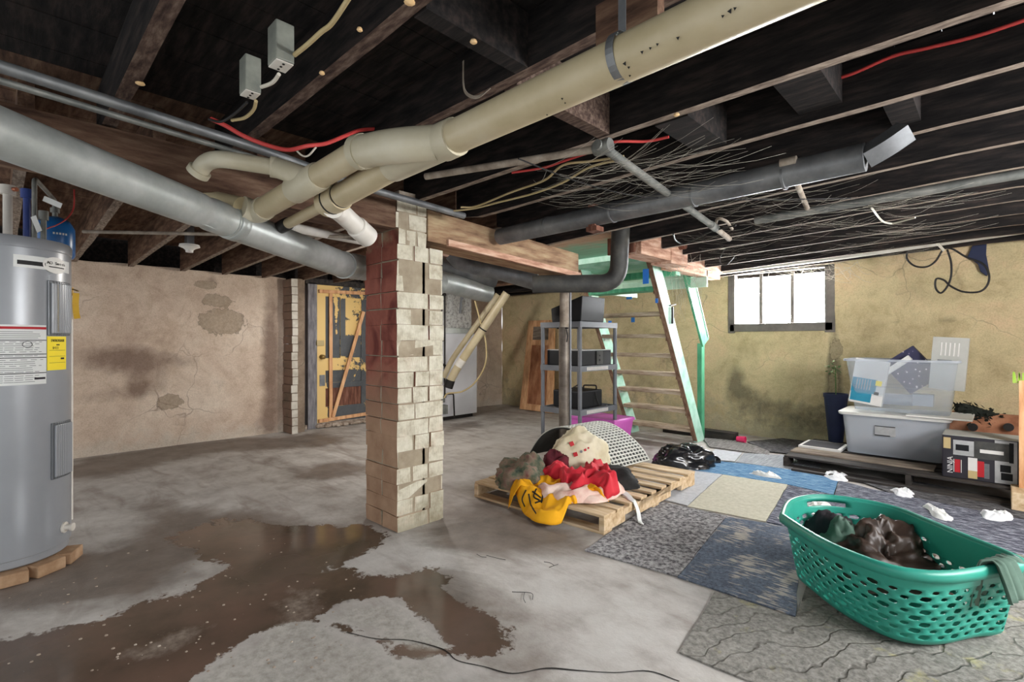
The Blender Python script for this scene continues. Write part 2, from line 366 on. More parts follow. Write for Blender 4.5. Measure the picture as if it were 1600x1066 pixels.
def build_floor():
    m = MB(); x0, x1, y0, y1, st = -7.3, 2.4, -1.6, 7.05, .055
    nx = int((x1-x0)/st)+1; ny = int((y1-y0)/st)+1
    aw, ad, al, ap, ac = [], [], [], [], []
    for j in range(ny):
        for i in range(nx):
            x = x0+i*st; y = y0+j*st
            m.v.append(Vector((x, y, 0)))
            aw.append(field(WET, x, y, .22)); al.append(field(DRY, x, y, .16)); ac.append(field(CRUST, x, y, .2)); ad.append(field(DAMP_SHADOW, x, y, .45)); ap.append(field(PALE, x, y, .5))
    for j in range(ny-1):
        for i in range(nx-1):
            a = j*nx+i; m.f.append((a, a+1, a+nx+1, a+nx)); m.mi.append(0)
    t = NT('cellar_floor'); v = t.tc.outputs['Object']
    wet, dry, damp, pale = (t.attr(k) for k in ('wet', 'dry', 'damp', 'pale'))
    big = t.noise(1.1, 7, .62, dist=.6); mid = t.noise(4.2, 8, .65); fin = t.noise(26, 6, .7); streak = t.noise(2.2, 8, .6, t.map((.6, 2.2, 1), rot=(0, 0, .7)), 1.2)
    base = t.ramp(mid, [(.25, S(152, 145, 138)), (.5, S(184, 179, 173)), (.75, S(206, 203, 198))])
    base = t.mix(t.math('MULTIPLY', t.ramp(streak, [(.5, 0), (.72, 1)]), .55), base, S(118, 100, 88))
    base = t.mix(t.math('MULTIPLY', t.ramp(big, [(.5, 0), (.75, 1)]), .3), base, S(112, 104, 98))
    pm = t.math('MULTIPLY', pale, t.ramp(mid, [(.3, .2), (.6, 1)])); base = t.mix(t.math('MULTIPLY', pm, .75), base, S(196, 193, 188))
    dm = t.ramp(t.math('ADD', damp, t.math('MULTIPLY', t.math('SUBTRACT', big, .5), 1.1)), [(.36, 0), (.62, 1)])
    base = t.mix(t.math('MULTIPLY', dm, .78), base, t.ramp(mid, [(.3, S(84, 74, 66)), (.7, S(118, 102, 90))]))  # damp tone, also colours in the pallet's shadow
    wsum = t.math('ADD', t.math('SUBTRACT', wet, t.math('MULTIPLY', dry, 1.3)), t.math('ADD', t.math('MULTIPLY', t.math('SUBTRACT', mid, .5), 1.0), t.math('MULTIPLY', t.math('SUBTRACT', fin, .5), .35)))
    wm = t.ramp(wsum, [(.47, 0), (.53, 1)])
    mud = t.ramp(t.noise(1.7, 6, .6), [(.3, S(66, 60, 48)), (.5, S(96, 80, 69)), (.7, S(112, 90, 78))])
    base = t.mix(wm, base, mud)
    dry2 = t.ramp(t.math('ADD', dry, t.math('MULTIPLY', t.math('SUBTRACT', mid, .5), .8)), [(.45, 0), (.6, 1)])
    base = t.mix(t.math('MULTIPLY', dry2, .8), base, t.ramp(fin, [(.3, S(138, 132, 122)), (.6, S(184, 180, 172))]))
    cr_ = t.ramp(t.math('ADD', t.attr('crust'), t.math('MULTIPLY', t.math('SUBTRACT', mid, .5), 1.1)), [(.42, 0), (.62, 1)])
    base = t.mix(t.math('MULTIPLY', cr_, .7), base, t.ramp(fin, [(.3, S(104, 90, 80)), (.6, S(160, 146, 134))]))
    specks = t.ramp(t.noise(60, 3, .6), [(.70, 0), (.74, 1)]); base = t.mix(t.math('MULTIPLY', specks, .5), base, S(70, 62, 56))
    specl = t.ramp(t.noise(47, 3, .6, t.map((1, 1.3, 1))), [(.73, 0), (.76, 1)]); base = t.mix(t.math('MULTIPLY', specl, .5), base, S(206, 200, 190))
    glass = t.math('MULTIPLY', wm, t.ramp(t.noise(.9, 3, .5), [(.34, 0), (.48, 1)]))
    r = t.mix(dm, .85, .55); r = t.mix(wm, r, .34); r = t.mix(glass, r, .07)
    t.set(base=base, rough=r, spec=.4)
    h = t.math('ADD', t.math('MULTIPLY', fin, t.math('SUBTRACT', 1.0, t.math('MULTIPLY', wm, .9))), t.math('MULTIPLY', mid, t.math('SUBTRACT', 1.0, wm)))
    t.bump(h, .35, .012)
    MT['cellar_floor'] = t.m
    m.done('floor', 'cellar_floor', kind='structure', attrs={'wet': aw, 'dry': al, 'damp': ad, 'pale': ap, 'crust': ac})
build_floor()
# crack across the slab in the foreground
def strip(pts, w, z=.0015):
    m = MB(); P = spline(pts, 6)
    L = []; 
    for i, p in enumerate(P):
        t = (P[min(i+1, len(P)-1)]-P[max(i-1, 0)]).normalized(); nrm = Vector((-t.y, t.x, 0)); ww = w*(.4+.9*abs(N(p, 7)))+.0008
        L.append((p-nrm*ww, p+nrm*ww))
    for a, b in zip(L, L[1:]): m.q(*[Vector((q.x, q.y, z)) for q in (a[0], b[0], b[1], a[1])])
    return m
random.seed(4)
cr = [F(a, b) for a, b in ((545, 988), (590, 998), (640, 1002), (680, 1012), (700, 1018), (716, 1032), (760, 1042), (800, 1056), (850, 1045), (900, 1046), (960, 1053), (1010, 1050), (1060, 1062))]
strip([p+Vector((random.uniform(-.01, .01), random.uniform(-.01, .01), 0)) for p in cr], .0035).done('trim_1', 'black_iron', kind='structure')
# ------------------------------------------------------------------ walls
XL, YB, ZC = -7.05, 6.95, 2.2
def plaster(name, cols, damp, low, peel):
    t = NT(name); big = t.noise(1.3, 7, .62, dist=.5); mid = t.noise(6, 8, .65); fin = t.noise(36, 5, .65)
    st, pl, lo = t.attr('stain'), t.attr('peel'), t.attr('low')
    b = t.ramp(t.math('ADD', t.math('MULTIPLY', big, .7), t.math('MULTIPLY', mid, .3)), [(.36, cols[0]), (.5, cols[1]), (.64, cols[2])])
    lm = t.ramp(t.math('ADD', lo, t.math('MULTIPLY', t.math('SUBTRACT', mid, .5), 1.2)), [(.45, 0), (.75, 1)]); b = t.mix(t.math('MULTIPLY', lm, .7), b, low)
    sm = t.ramp(t.math('ADD', st, t.math('MULTIPLY', t.math('SUBTRACT', mid, .5), 1.1)), [(.35, 0), (.95, 1)]); b = t.mix(t.math('MULTIPLY', sm, .8), b, damp)
    pq = t.math('ADD', pl, t.math('ADD', t.math('MULTIPLY', t.math('SUBTRACT', mid, .5), .9), t.math('MULTIPLY', t.math('SUBTRACT', fin, .5), .25))); pm = t.ramp(pq, [(.49, 0), (.51, 1)]); b = t.mix(pm, b, t.ramp(fin, [(.3, peel), (.7, tuple(min(1, c*1.35) for c in peel))]))
    pe = t.ramp(pq, [(.46, 0), (.495, 1), (.52, 0)]); b = t.mix(t.math('MULTIPLY', pe, .6), b, S(70, 62, 54))
    b = t.mix(t.math('MULTIPLY', t.ramp(fin, [(.66, 0), (.74, 1)]), .35), b, damp)
    gr = t.ramp(t.noise(85, 4, .75), [(.3, S(196, 190, 182)), (.55, (1, 1, 1, 1))]); b = t.mix(.55, b, gr, 'MULTIPLY')
    mt2 = t.ramp(t.noise(3.1, 9, .72, dist=1.4), [(.35, S(206, 196, 184)), (.52, (1, 1, 1, 1))]); b = t.mix(.38, b, mt2, 'MULTIPLY')
    cl = t.n('TexVoronoi', feature='DISTANCE_TO_EDGE'); cl.inputs['Scale'].default_value = 2.3; vm = t.n('MixRGB'); vm.inputs[0].default_value = .25; t.l(t.tc.outputs['Object'], vm.inputs[1]); nz_ = t.n('TexNoise'); nz_.inputs['Scale'].default_value = 3; t.l(t.tc.outputs['Object'], nz_.inputs[0]); t.l(nz_.outputs[1], vm.inputs[2]); t.l(vm.outputs[0], cl.inputs['Vector'])
    ck = t.math('MULTIPLY', t.ramp(cl.outputs['Distance'], [(0, 1), (.012, 0)]), t.ramp(big, [(.5, 0), (.6, .6)])); b = t.mix(ck, b, damp)
    t.set(base=b, rough=.92, spec=.15); t.bump(t.math('ADD', t.math('SUBTRACT', mid, t.math('MULTIPLY', pm, .5)), t.math('MULTIPLY', fin, .35)), .55, .02)
    MT[name] = t.m
plaster('plaster_pink', (S(188, 166, 148), S(212, 192, 173), S(226, 210, 192)), S(122, 100, 88), S(206, 196, 182), S(164, 148, 130))
plaster('plaster_yellow', (S(184, 168, 132), S(212, 196, 156), S(224, 198, 162)), S(112, 106, 88), S(164, 160, 138), S(150, 138, 112))
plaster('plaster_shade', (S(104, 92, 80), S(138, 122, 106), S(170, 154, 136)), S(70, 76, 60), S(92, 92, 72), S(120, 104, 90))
def wall(name, mat, P, U, L, H, st, nrm, stains=(), peels=(), holes=(), topj=.02, lowh=.35, amp=.02):
    P = Vector(P); U = Vector(U); nrm = Vector(nrm); nu = max(2, int(L/st)); nv = max(2, int(H/st)); m = MB(); S_, Pe, Lo = [], [], []
    stw = [(u, z, a, b, s) for (u, z, a, b, s) in stains]
    for j in range(nv+1):
        for i in range(nu+1):
            u = L*i/nu; z = H*j/nv; zz = z
            if j == nv: zz += topj*N((u*3, 1.7, 0), 1)
            p = P+U*u+Vector((0, 0, zz)); d = amp*(N(p, .9)+.5*N(p, 2.7)+.25*N(p, 7))
            m.v.append(p+nrm*d)
            S_.append(min(1, sum(s*math.exp(-((u-a0)/a)**2-((z-z0)/b)**2) for a0, z0, a, b, s in stw)))
            Pe.append(max([0]+[max(0, min(1, .5+(1-math.hypot((u-a0)/a, (z-z0)/b))*.6)) for a0, z0, a, b in peels]))
            Lo.append(max(0, 1-z/lowh)*.8)
    for j in range(nv):
        for i in range(nu):
            u = L*(i+.5)/nu; z = H*(j+.5)/nv
            if any(a < u < b and c < z < d for a, b, c, d in holes): continue
            a = j*(nu+1)+i; f = (a, a+1, a+nu+2, a+nu+1); 
            e = (m.v[f[1]]-m.v[f[0]]).cross(m.v[f[3]]-m.v[f[0]])
            m.f.append(f if e.dot(nrm) > 0 else f[::-1]); m.mi.append(0)
    return m.done(name, mat, smooth=True, kind='structure', attrs={'stain': S_, 'peel': Pe, 'low': Lo})
def wl(px, py, X=XL): p = PX(px, py, X); return (p.y+1.6, p.z)
def wr(px, py): p = PY(px, py, YB); return (p.x-XL, p.z)
def st_l(px, py, a, b, s): return wl(px, py)+(a, b, s)
def st_r(px, py, a, b, s): return wr(px, py)+(a, b, s)
wall('wall_left', 'plaster_pink', (XL, -1.6, 0), (0, 1, 0), 4.36, 2.12, .045, (1, 0, 0),
     [st_l(180, 560, .45, .16, 1.0), st_l(230, 590, .3, .3, .55), st_l(150, 620, .5, .1, .5), st_l(285, 565, .2, .1, .5), st_l(345, 600, .25, .3, .35), st_l(424, 560, .14, 1.2, 1.1), st_l(405, 660, .3, .2, .5), st_l(215, 605, .1, .1, .6), st_l(330, 440, .12, .1, .7)],
     [wl(345, 503)+(.27, .16), wl(340, 470)+(.16, .08), wl(322, 445)+(.12, .05), wl(268, 628)+(.13, .09)], lowh=.45, amp=.03)
MT_p = MB()
# pier that projects beside the door: flank with its shade put into the colour, pale brick edge
mp = MB()
for k in range(19):
    z0 = k*.11; j = random.uniform(-.008, .008)
    mp.box((XL-.02, 2.72+j, z0), (-6.76+j, 2.805, z0+.108))
t = NT('pier_paint_shade'); sx = t.n('SeparateXYZ'); t.l(t.n('NewGeometry').outputs['Normal'], sx.inputs[0])
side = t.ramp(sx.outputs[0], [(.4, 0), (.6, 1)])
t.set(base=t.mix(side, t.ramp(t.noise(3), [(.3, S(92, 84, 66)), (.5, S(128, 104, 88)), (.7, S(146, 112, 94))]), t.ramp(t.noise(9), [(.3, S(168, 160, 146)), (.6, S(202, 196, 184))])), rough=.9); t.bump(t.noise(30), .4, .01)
MT['pier_paint_shade'] = t.m
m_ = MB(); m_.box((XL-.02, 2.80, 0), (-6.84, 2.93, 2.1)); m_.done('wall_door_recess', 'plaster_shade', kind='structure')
mp.done('wall_door_pier', 'pier_paint_shade', kind='structure', bevel=.01)
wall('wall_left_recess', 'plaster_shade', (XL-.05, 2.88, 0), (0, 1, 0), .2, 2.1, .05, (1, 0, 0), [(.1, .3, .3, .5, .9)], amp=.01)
wall('wall_left_far', 'plaster_pink', (XL, 4.08, 0), (0, 1, 0), YB-4.08, 2.15, .08, (1, 0, 0), [(1.5, .6, .6, .4, .8)], amp=.03)
wn = (PY(1140, 470, YB).x-XL, PY(1302, 470, YB).x-XL)
WX0, WX1 = wn; WZ0, WZ1 = PY(1220, 514, YB).z, PY(1220, 420, YB).z
wall('wall_back', 'plaster_yellow', (XL, YB, 0), (1, 0, 0), 9.4, 2.27, .05, (0, -1, 0),
     [st_r(770, 600, .5, .35, .9), st_r(830, 560, .3, .3, .5), st_r(1000, 600, .7, .4, .6), st_r(1303, 580, .07, .5, 1.5), st_r(1306, 620, .14, .25, .6), st_r(1150, 590, .14, .22, .9), st_r(1165, 615, .3, .14, .5), st_r(1180, 640, .5, .25, .6), st_r(1290, 660, .6, .22, .8), st_r(1050, 560, .3, .15, .5), st_r(1400, 505, .05, .03, .9), st_r(1480, 500, .12, .05, .8), st_r(1500, 590, .4, .2, .35), st_r(1145, 517, .08, .05, .9)],
     [st_r(1306, 545, 0, 0, 0)[:2]+(.07, .13), st_r(1303, 600, 0, 0, 0)[:2]+(.05, .16)],
     [(WX0, WX1, WZ0, WZ1)], topj=.03, lowh=1.15, amp=.025)
# orange-tinted plaster west of the stairs is one wall with the rest; the right and off-frame walls close the cellar
wall('wall_right', 'plaster_pink', (1.9, .9, 0), (0, 1, 0), 6.1, 2.3, .1, (-1, 0, 0), holes=[(1.0, 3.0, 1.2, 2.0)], amp=.02)
m = MB(); m.box((1.93, 1.9, 1.2), (1.95, 3.9, 2.0)); m.done('window_2', 'side_pane', kind='structure')
# window: deep frame, two mullions, three bright panes, sloped sill
X0, X1 = WX0+XL, WX1+XL
m = MB(); d0, d1 = YB-.01, YB+.16
m.box((X0-.09, YB+.03, WZ0-.1), (X0+.06, d1, WZ1+.1)).box((X1-.06, YB+.03, WZ0-.1), (X1+.09, d1, WZ1+.1)).box((X0-.09, YB+.03, WZ0-.1), (X1+.09, d1, WZ0+.05)); m.box((X0-.02, d0, WZ0-.05), (X0+.07, d1, WZ1+.03)).box((X1-.09, d0, WZ0-.05), (X1+.02, d1, WZ1+.03)).box((X0, d0, WZ1-.03), (X1, d1, WZ1+.04)).box((X0, d0, WZ0-.03), (X1, d1, WZ0+.075))
m.done('window_1', 'window_frame', kind='structure', bevel=.008)
win = bpy.data.objects['window_1']
m = MB(); a = PY(1190, 470, YB+.1).x; b = PY(1239, 470, YB+.1).x
m.box((a-.02, YB+.07, WZ0+.05), (a+.02, YB+.12, WZ1)).box((b-.02, YB+.07, WZ0+.05), (b+.02, YB+.12, WZ1)).done('mullion', 'window_frame', win)
m = MB(); m.box((X0, YB+.135, WZ0), (X1, YB+.15, WZ1)); m.done('pane', 'daylight_pane', win)
# ------------------------------------------------------------------ ceiling boards (open over the stairwell) and joists
OX0, OX1, OY0, OY1 = -3.72, -2.5, 3.62, 6.3
def ztop(x, y):
    if x < -2.9 and y < 3: return 2.2-.028*(abs(x)-2.9)
    s = .035*max(0, min(1, (y-1.9)/1.2)); return max(2.09, 2.2-s*abs(x)) if x > -3.7 else 2.1
m = MB(); random.seed(2)
def cboard(x0, x1, y0, y1, mi): m.box((x0, y0, 2.395+random.uniform(0, .006)), (x1, y1, 2.42), mi)
x = XL-.1
while x < 2.4:
    w = .14; mi = 1 if x < -2.95 else 0
    if x+w > OX0 and x < OX1: cboard(x, x+w-.004, -1.6, OY0, mi); cboard(x, x+w-.004, OY1, 7.1, mi)
    else: cboard(x, x+w-.004, -1.6, 7.1, mi)
    x += w
m.done('ceiling', ['soot_wood', 'brown_wood'], kind='structure')
JY = [-.65, -.17, .311, .795, 1.28, 1.957, 2.43, 2.875, 3.36, 3.87, 4.35, 4.78, 5.28, 5.77, 6.25, 6.68]
JW = .052
def joist(xa, xb, y, mats, label, grp, jit=.006, bow=.004):
    n = max(2, int(abs(xb-xa)/.25)); rings = []
    b = MB(); pr = None
    for i in range(n+1):
        x = xa+(xb-xa)*i/n; zb = ztop(x, y)+bow*N((x*2, y*5, 0)); yy = y+jit*N((x*.8, y*3, 4)); w = JW*(1+.12*N((x*3, y, 9)))
        rings.append([(x, yy, zb), (x, yy+w, zb+.003), (x, yy+w, 2.394), (x, yy, 2.394)])
    i0 = 0
    for r in rings: b.v += [Vector(p) for p in r]
    for k in range(n):
        for j in range(4):
            q = (k*4+j, k*4+(j+1) % 4, (k+1)*4+(j+1) % 4, (k+1)*4+j); b.f.append(q if xb < xa else q[::-1]); b.mi.append(1 if j == 0 else 0)
    b.f.append((0, 1, 2, 3)); b.mi.append(0); b.f.append(tuple(n*4+q for q in (3, 2, 1, 0))); b.mi.append(0)
    return b.done('ceiling_joist', mats, label=label, cat='joist', group=grp)
orders = ['nearest', 'second nearest', 'third', 'fourth', 'fifth', 'sixth', 'seventh', 'eighth', 'ninth', 'tenth', 'eleventh', 'twelfth', 'thirteenth', 'fourteenth', 'fifteenth']
k = 0
vis = [y for y in JY if y > .7]
for y in JY:
    mats = ['soot_wood', 'dusty_edge' if y > 1.9 else 'dark_edge']
    xr = 1.9
    if y > 0:
        lab = 'sooty ceiling joist with a dusty edge, %s counting from camera to window wall' % orders[k] if y > 0.7 else 'dark brown ceiling joist at the top left above the thin grey pipe'
        if y > .7: k += 1
    else: lab = None
    if y < 0: continue
    if OY0 < y < OY1-.4: xl = OX1 if y > 4.9 or y < 4.0 else -2.27
    else: xl = -2.98 if y < 3.5 else -3.72
    if y > 5.9: xl = -6.9
    joist(xl, xr, y, mats, lab, 'sooty ceiling joists')
k = 0
for y in (.05, .52, 1.0, 1.5, 1.95, 2.42, 2.9, 3.4, 3.9, 4.4, 4.9, 5.4):
    joist(XL+.05, -2.96 if y < 3.5 else -3.74, y, ['brown_wood', 'dusty_edge'], 'brown joist between left wall and beam, %s from the water heater side' % orders[k], 'brown ceiling joists on the left'); k += 1
# blocking between joists
def blocking(px, py, w, y0, y1, label, mi='soot_wood', zl=.16):
    zb = 2.2; p = F(px, py, zb); m = MB(); m.box((p.x-w/2, y0, 2.394-zl), (p.x+w/2, y1, 2.393)); m.done('joist_blocking', mi, label=label, cat='wood block', group='blocks between ceiling joists')
blocking(1075, 205, .15, 2.01, 2.43, 'dark wood block between joists near the tee of the grey pipe', zl=.2)
blocking(1255, 150, .16, 2.01, 2.43, 'dark wood block between joists below the red cable')
blocking(1410, 190, .1, 2.48, 2.87, 'dark wood block between joists right of the silver duct end')
blocking(1323, 290, .09, 3.92, 4.35, 'small dark wood block between far joists above the window')
m = MB(); m.box((-1.23, .85, 2.2), (-1.17, 1.28, 2.39)); m.done('joist_header', 'soot_wood', label='black header plank crossing between the two nearest joists', cat='wood block')
m = MB(); m.box((-1.345, 1.34, 2.2), (-1.28, 1.955, 2.39)); m.done('joist_header', 'dark_edge', label='dusty short header just above the large cream pipe by the grey pipe tee', cat='wood block')
m = MB(); a = PX(800, 100, -.9)
m.box((-.86, 1.24, 2.13), (-.66, 1.278, 2.25)); m.done('repair_board', 'brown_wood', label='orange brown board end showing above the large cream pipe beside the strap', cat='board')
# ------------------------------------------------------------------ beams
m = MB(); m.hexa([(-3.05, -1.55, 2.0), (-2.79, -1.55, 2.0), (-2.79, 1.79, 1.98), (-3.05, 1.79, 1.98)], [(-3.05, -1.55, 2.19), (-2.79, -1.55, 2.19), (-2.79, 1.79, 2.19), (-3.05, 1.79, 2.19)])
m.done('support_beam', 'brown_beam', label='dark brown wooden beam running from the brick pillar to the top left', cat='beam', bevel=.008)
r = thing('support_beam', (-2.93, 2.9, 1.86), 'tan wooden beam from the brick pillar to the green stairs', 'beam')
m = MB(); m.hexa([(-3.05, 2.04, 1.935), (-2.79, 2.04, 1.935), (-2.79, 3.75, 1.85), (-3.05, 3.75, 1.85)], [(-3.05, 2.04, 2.15), (-2.79, 2.04, 2.15), (-2.79, 3.75, 2.06), (-3.05, 3.75, 2.06)])
m.done('timber', 'girder_wood', r, bevel=.008)
m = MB(); m.hexa([(-2.79, 2.2, 1.92), (-2.765, 2.2, 1.92), (-2.765, 3.75, 1.835), (-2.79, 3.75, 1.835)], [(-2.79, 2.2, 1.965), (-2.765, 2.2, 1.965), (-2.765, 3.75, 1.88), (-2.79, 3.75, 1.88)])
m.done('ledger_strip', 'pink_wood', r)
# ------------------------------------------------------------------ brick pillar
def jbox_(m, a, b, j=.0032):
    n = len(m.v); m.box(a, b)
    for k in range(n, len(m.v)): m.v[k] = m.v[k]+Vector([random.uniform(-j, j) for _ in range(3)])
def pillar():
    random.seed(11)
    r = thing('brick_pillar', (-2.99, 1.985, 0), 'square painted brick pillar, red brown on one face and cream on the other', 'pillar')
    x0, x1, y0, y1 = -3.19, -2.79, 1.80, 2.17; ch = .1048; n = 21; m = MB()
    for k in range(n):
        z0 = k*ch; z1 = z0+ch-.005; ye = y1 if k < 18 else 2.03
        dx = random.uniform(-.006, .006); dy = random.uniform(-.006, .006); tz = random.uniform(-.004, .004)
        sp = [(y0, y0+(ye-y0)*c) for c in ()]
        cuts = [0, .36, 1] if k % 2 else [0, .66, 1]
        if k % 4 == 1: cuts = [0, .34, .68, 1]
        if k % 5 == 3: cuts = [0, .3, .66, 1]
        for a, b in zip(cuts, cuts[1:]):
            ya = y0+(ye-y0)*a+(.003 if a else 0); yb = y0+(ye-y0)*b-(.003 if b < 1 else 0); e = random.uniform(-.009, .006)
            if a == 0: e = min(e, .002)
            jbox_(m, (x1-.19, ya+(dy if a == 0 else 0)+(.004 if a else 0), z0+tz), (x1+dx+e, yb-(.004 if b < 1 else 0), z1+tz))
        cuts = [0, .5] if k % 2 else [0, .52]
        cx = [x0, x0+(.38 if k % 2 else .2), x1-.19] if k % 2 == 0 else [x0, x1-.19]
        for a, b in zip(cx, cx[1:]):
            jbox_(m, (a+.001, y0+dy+random.uniform(-.003, .003), z0+tz), (b-.003, ye, z1+tz), .003)
    # subdivide a little and roughen
    t = NT('pillar_paint'); g = t.n('NewGeometry'); sx = t.n('SeparateXYZ'); t.l(g.outputs['Normal'], sx.inputs[0])
    pz = t.n('SeparateXYZ'); t.l(t.tc.outputs['Object'], pz.inputs[0])
    z = t.math('DIVIDE', pz.outputs[2], 2.2); nz = t.noise(5, 6, .6); n2 = t.noise(14, 6, .65)
    sm = t.noise(3.2, 4, .5, dist=1.2)
    red = t.ramp(sm, [(.38, S(104, 48, 42)), (.55, S(150, 88, 74)), (.7, S(136, 78, 66))])
    tan = t.ramp(nz, [(.3, S(150, 116, 92)), (.7, S(184, 152, 124))])
    zz = t.math('ADD', z, t.math('MULTIPLY', t.math('SUBTRACT', nz, .5), .25))
    a = t.mix(t.ramp(zz, [(.30, 0), (.52, 1)]), tan, red)
    a = t.mix(t.ramp(zz, [(.86, 0), (.9, 1)]), a, t.ramp(nz, [(.3, S(140, 108, 84)), (.7, S(170, 144, 116))]))
    b = t.ramp(n2, [(.3, S(170, 160, 138)), (.5, S(204, 198, 178)), (.7, S(220, 215, 198))])
    b = t.mix(t.math('MULTIPLY', t.ramp(zz, [(.02, 1), (.1, 0)]), .6), b, S(120, 110, 84))
    b = t.mix(t.math('MULTIPLY', t.ramp(nz, [(.55, 0), (.7, 1)]), .3), b, S(176, 140, 116))
    t.set(base=t.mix(t.ramp(sx.outputs[0], [(.35, 0), (.6, 1)]), a, b), rough=.75, spec=.3)
    rib = t.noise(20, 4, .6, t.map((1, 5, .7)))
    t.bump(t.math('ADD', n2, t.math('MULTIPLY', t.math('MULTIPLY', rib, t.ramp(sx.outputs[0], [(.35, 0), (.6, 1)])), t.ramp(z, [(.74, 1), (.78, .1)]))), .7, .012)
    MT['pillar_paint'] = t.m
    m.done('brickwork', 'pillar_paint', r, bevel=.011)
    t = NT('pillar_mortar'); t.set(base=t.ramp(t.noise(8), [(.3, S(140, 126, 106)), (.7, S(176, 164, 142))]), rough=.95); MT['pillar_mortar'] = t.m
    m = MB(); m.box((x0+.012, y0+.012, 0), (x1-.008, 2.02, n*ch-.002)).box((x0+.012, 2.0, 0), (x1-.008, y1-.012, 18*ch-.004)); m.done('mortar', 'pillar_mortar', r)
    m = MB(); m.box((x0+.02, y0+.03, n*ch), (x1-.03, 2.02, n*ch+.04)); m.done('top_slate', 'rubble', r)
pillar()
for px, py, w in ((575, 806, .02), (483, 0, 0),):
    pass
# ------------------------------------------------------------------ boarded door
def old_door():
    r = thing('boarded_door', (-7.0, 3.58, .06), 'old panelled door with peeling yellow over grey paint, braced by bare battens', 'door')
    t = NT('peeling_paint'); c = t.noise(2.6, 9, .72, dist=.6); e = t.noise(9, 8, .7)
    pk = t.math('ADD', t.math('MULTIPLY', c, .6), t.math('MULTIPLY', e, .4)); sp = t.attr('yel')
    f = t.ramp(t.math('ADD', pk, t.math('MULTIPLY', t.math('SUBTRACT', sp, .5), .30)), [(.5, 0), (.508, 1)])
    rim = t.ramp(t.math('ADD', pk, t.math('MULTIPLY', t.math('SUBTRACT', sp, .5), .30)), [(.49, 0), (.505, 1), (.515, 0)])
    b = t.mix(f, t.ramp(c, [(.3, S(62, 66, 70)), (.7, S(92, 94, 96))]), S(226, 192, 122)); b = t.mix(t.math('MULTIPLY', rim, .6), b, S(50, 42, 34))
    t.set(base=b, rough=.6); t.bump(f, .5, .006); MT['peeling_paint'] = t.m
    def yel(m, v): return {'yel': [v(p) for p in m.v]}
    X = -7.0; y0, y1, z0, z1 = 3.17, 4.0, .07, 2.06
    def grid(m, ya, yb, za, zb, x, n=6):
        nn = max(2, int((yb-ya)/.05)); nm = max(2, int((zb-za)/.06)); i0 = len(m.v)
        for j in range(nm+1):
            for i in range(nn+1): m.v.append(Vector((x, ya+(yb-ya)*i/nn, za+(zb-za)*j/nm)))
        for j in range(nm):
            for i in range(nn): a = i0+j*(nn+1)+i; m.f.append((a, a+1, a+nn+2, a+nn+1)); m.mi.append(0)
    m = MB(); rails = [(y0, y0+.13, z0, z1), (y1-.13, y1, z0, z1), (y0+.13, y1-.13, z1-.16, z1), (y0+.13, y1-.13, .82, 1.0), (y0+.13, y1-.13, z0, z0+.22), (y0+.36, y0+.44, 1.0, z1-.16), (y0+.13, y1-.13, .56, .64)]
    for a in rails:
        m.box((X-.04, a[0], a[2]), (X-.002, a[1], a[3])); grid(m, *a, X)
    m.done('stile_and_rails', 'peeling_paint', r, attrs=yel(m, lambda p: 1.0 if p.y < y0+.14 else (.62 if (p.z > 1.85 or .78 < p.z < 1.02) else .2)))
    m = MB()
    for (a, b, c, d) in ((y0+.13, y0+.36, 1.0, z1-.16), (y0+.44, y1-.13, 1.0, z1-.16)): grid(m, a, b, c, d, X-.018)
    m.done('upper_panel', 'peeling_paint', r, attrs=yel(m, lambda p: .75 if p.z > 1.35 and abs(p.y-y0-.38) > .05 and p.y > y0+.25 else .15))
    m = MB(); grid(m, y0+.13, y1-.13, .64, .82, X-.018); m.done('middle_panel', 'peeling_paint', r, attrs=yel(m, lambda p: .3))
    m = MB(); grid(m, y0+.13, y1-.13, z0+.2, .58, X-.018); m.done('lower_panel', 'dark_red_wood', r)
    for nm, p, q in (('batten', (X+.02, y0+.2, .12), (X+.02, y0+.2, 1.98)), ('batten', (X+.022, y0+.02, 1.965), (X+.022, y1, 1.985)), ('batten', (X+.022, y0+.02, .10), (X+.022, y1, .13)), ('diagonal_batten', (X+.05, y0+.22, .14), (X+.05, y1-.12, 1.7))):
        m = MB(); m.beam(p, q, .022, .05, up=(1, 0, 0) if False else (0, 1, .001)); m.beam if 0 else None
        m.done(nm, 'orange_wood', r, bevel=.003)
    m = MB(); m.box((X, y0-.03, 1.18), (X+.03, y0+.1, 1.26)).box((X, y0-.05, 1.16), (X+.02, y0-.02, 1.28)); m.done('bolt_latch', 'tan_print', r, bevel=.004)
    m = MB(); m.lathe([(.0, 0), (.035, 0), (.035, .02), (.018, .03), (.018, .05), (.03, .055), (.03, .075), (0, .08)], (X, y0+.07, 1.02), 20, axis='x'); m.done('door_knob', 'brass', r, smooth=True)
    m = MB(); m.box((X, y0+.04, .6), (X+.01, y0+.12, .76)); m.done('lock_plate', 'dull_duct', r, bevel=.003)
old_door()
m = MB(); m.box((-7.1, 3.03, 0), (-6.97, 3.165, 2.08)); m.done('trim_2', 'grey_wood', kind='structure', bevel=.006)
m = MB(); m.box((-7.1, 3.0, 2.06), (-6.97, 4.1, 2.14)); m.done('trim_3', 'black_board', kind='structure')
random.seed(8)
m = MB()
for k in range(26):
    y = 3.2+.035*k+random.uniform(-.01, .01); s = random.uniform(.03, .07); m.lathe([(0, 0), (s*.8, .01), (s, s*.5), (s*.6, s*.9), (0, s)], (-6.93+random.uniform(-.05, .05), y, 0), 7)
m.done('trim_4', 'rubble', kind='structure')
m = MB(); m.box((-7.1, 3.0, 0), (-6.99, 4.1, .06)); m.done('trim_5', 'rubble', kind='structure', bevel=.01)
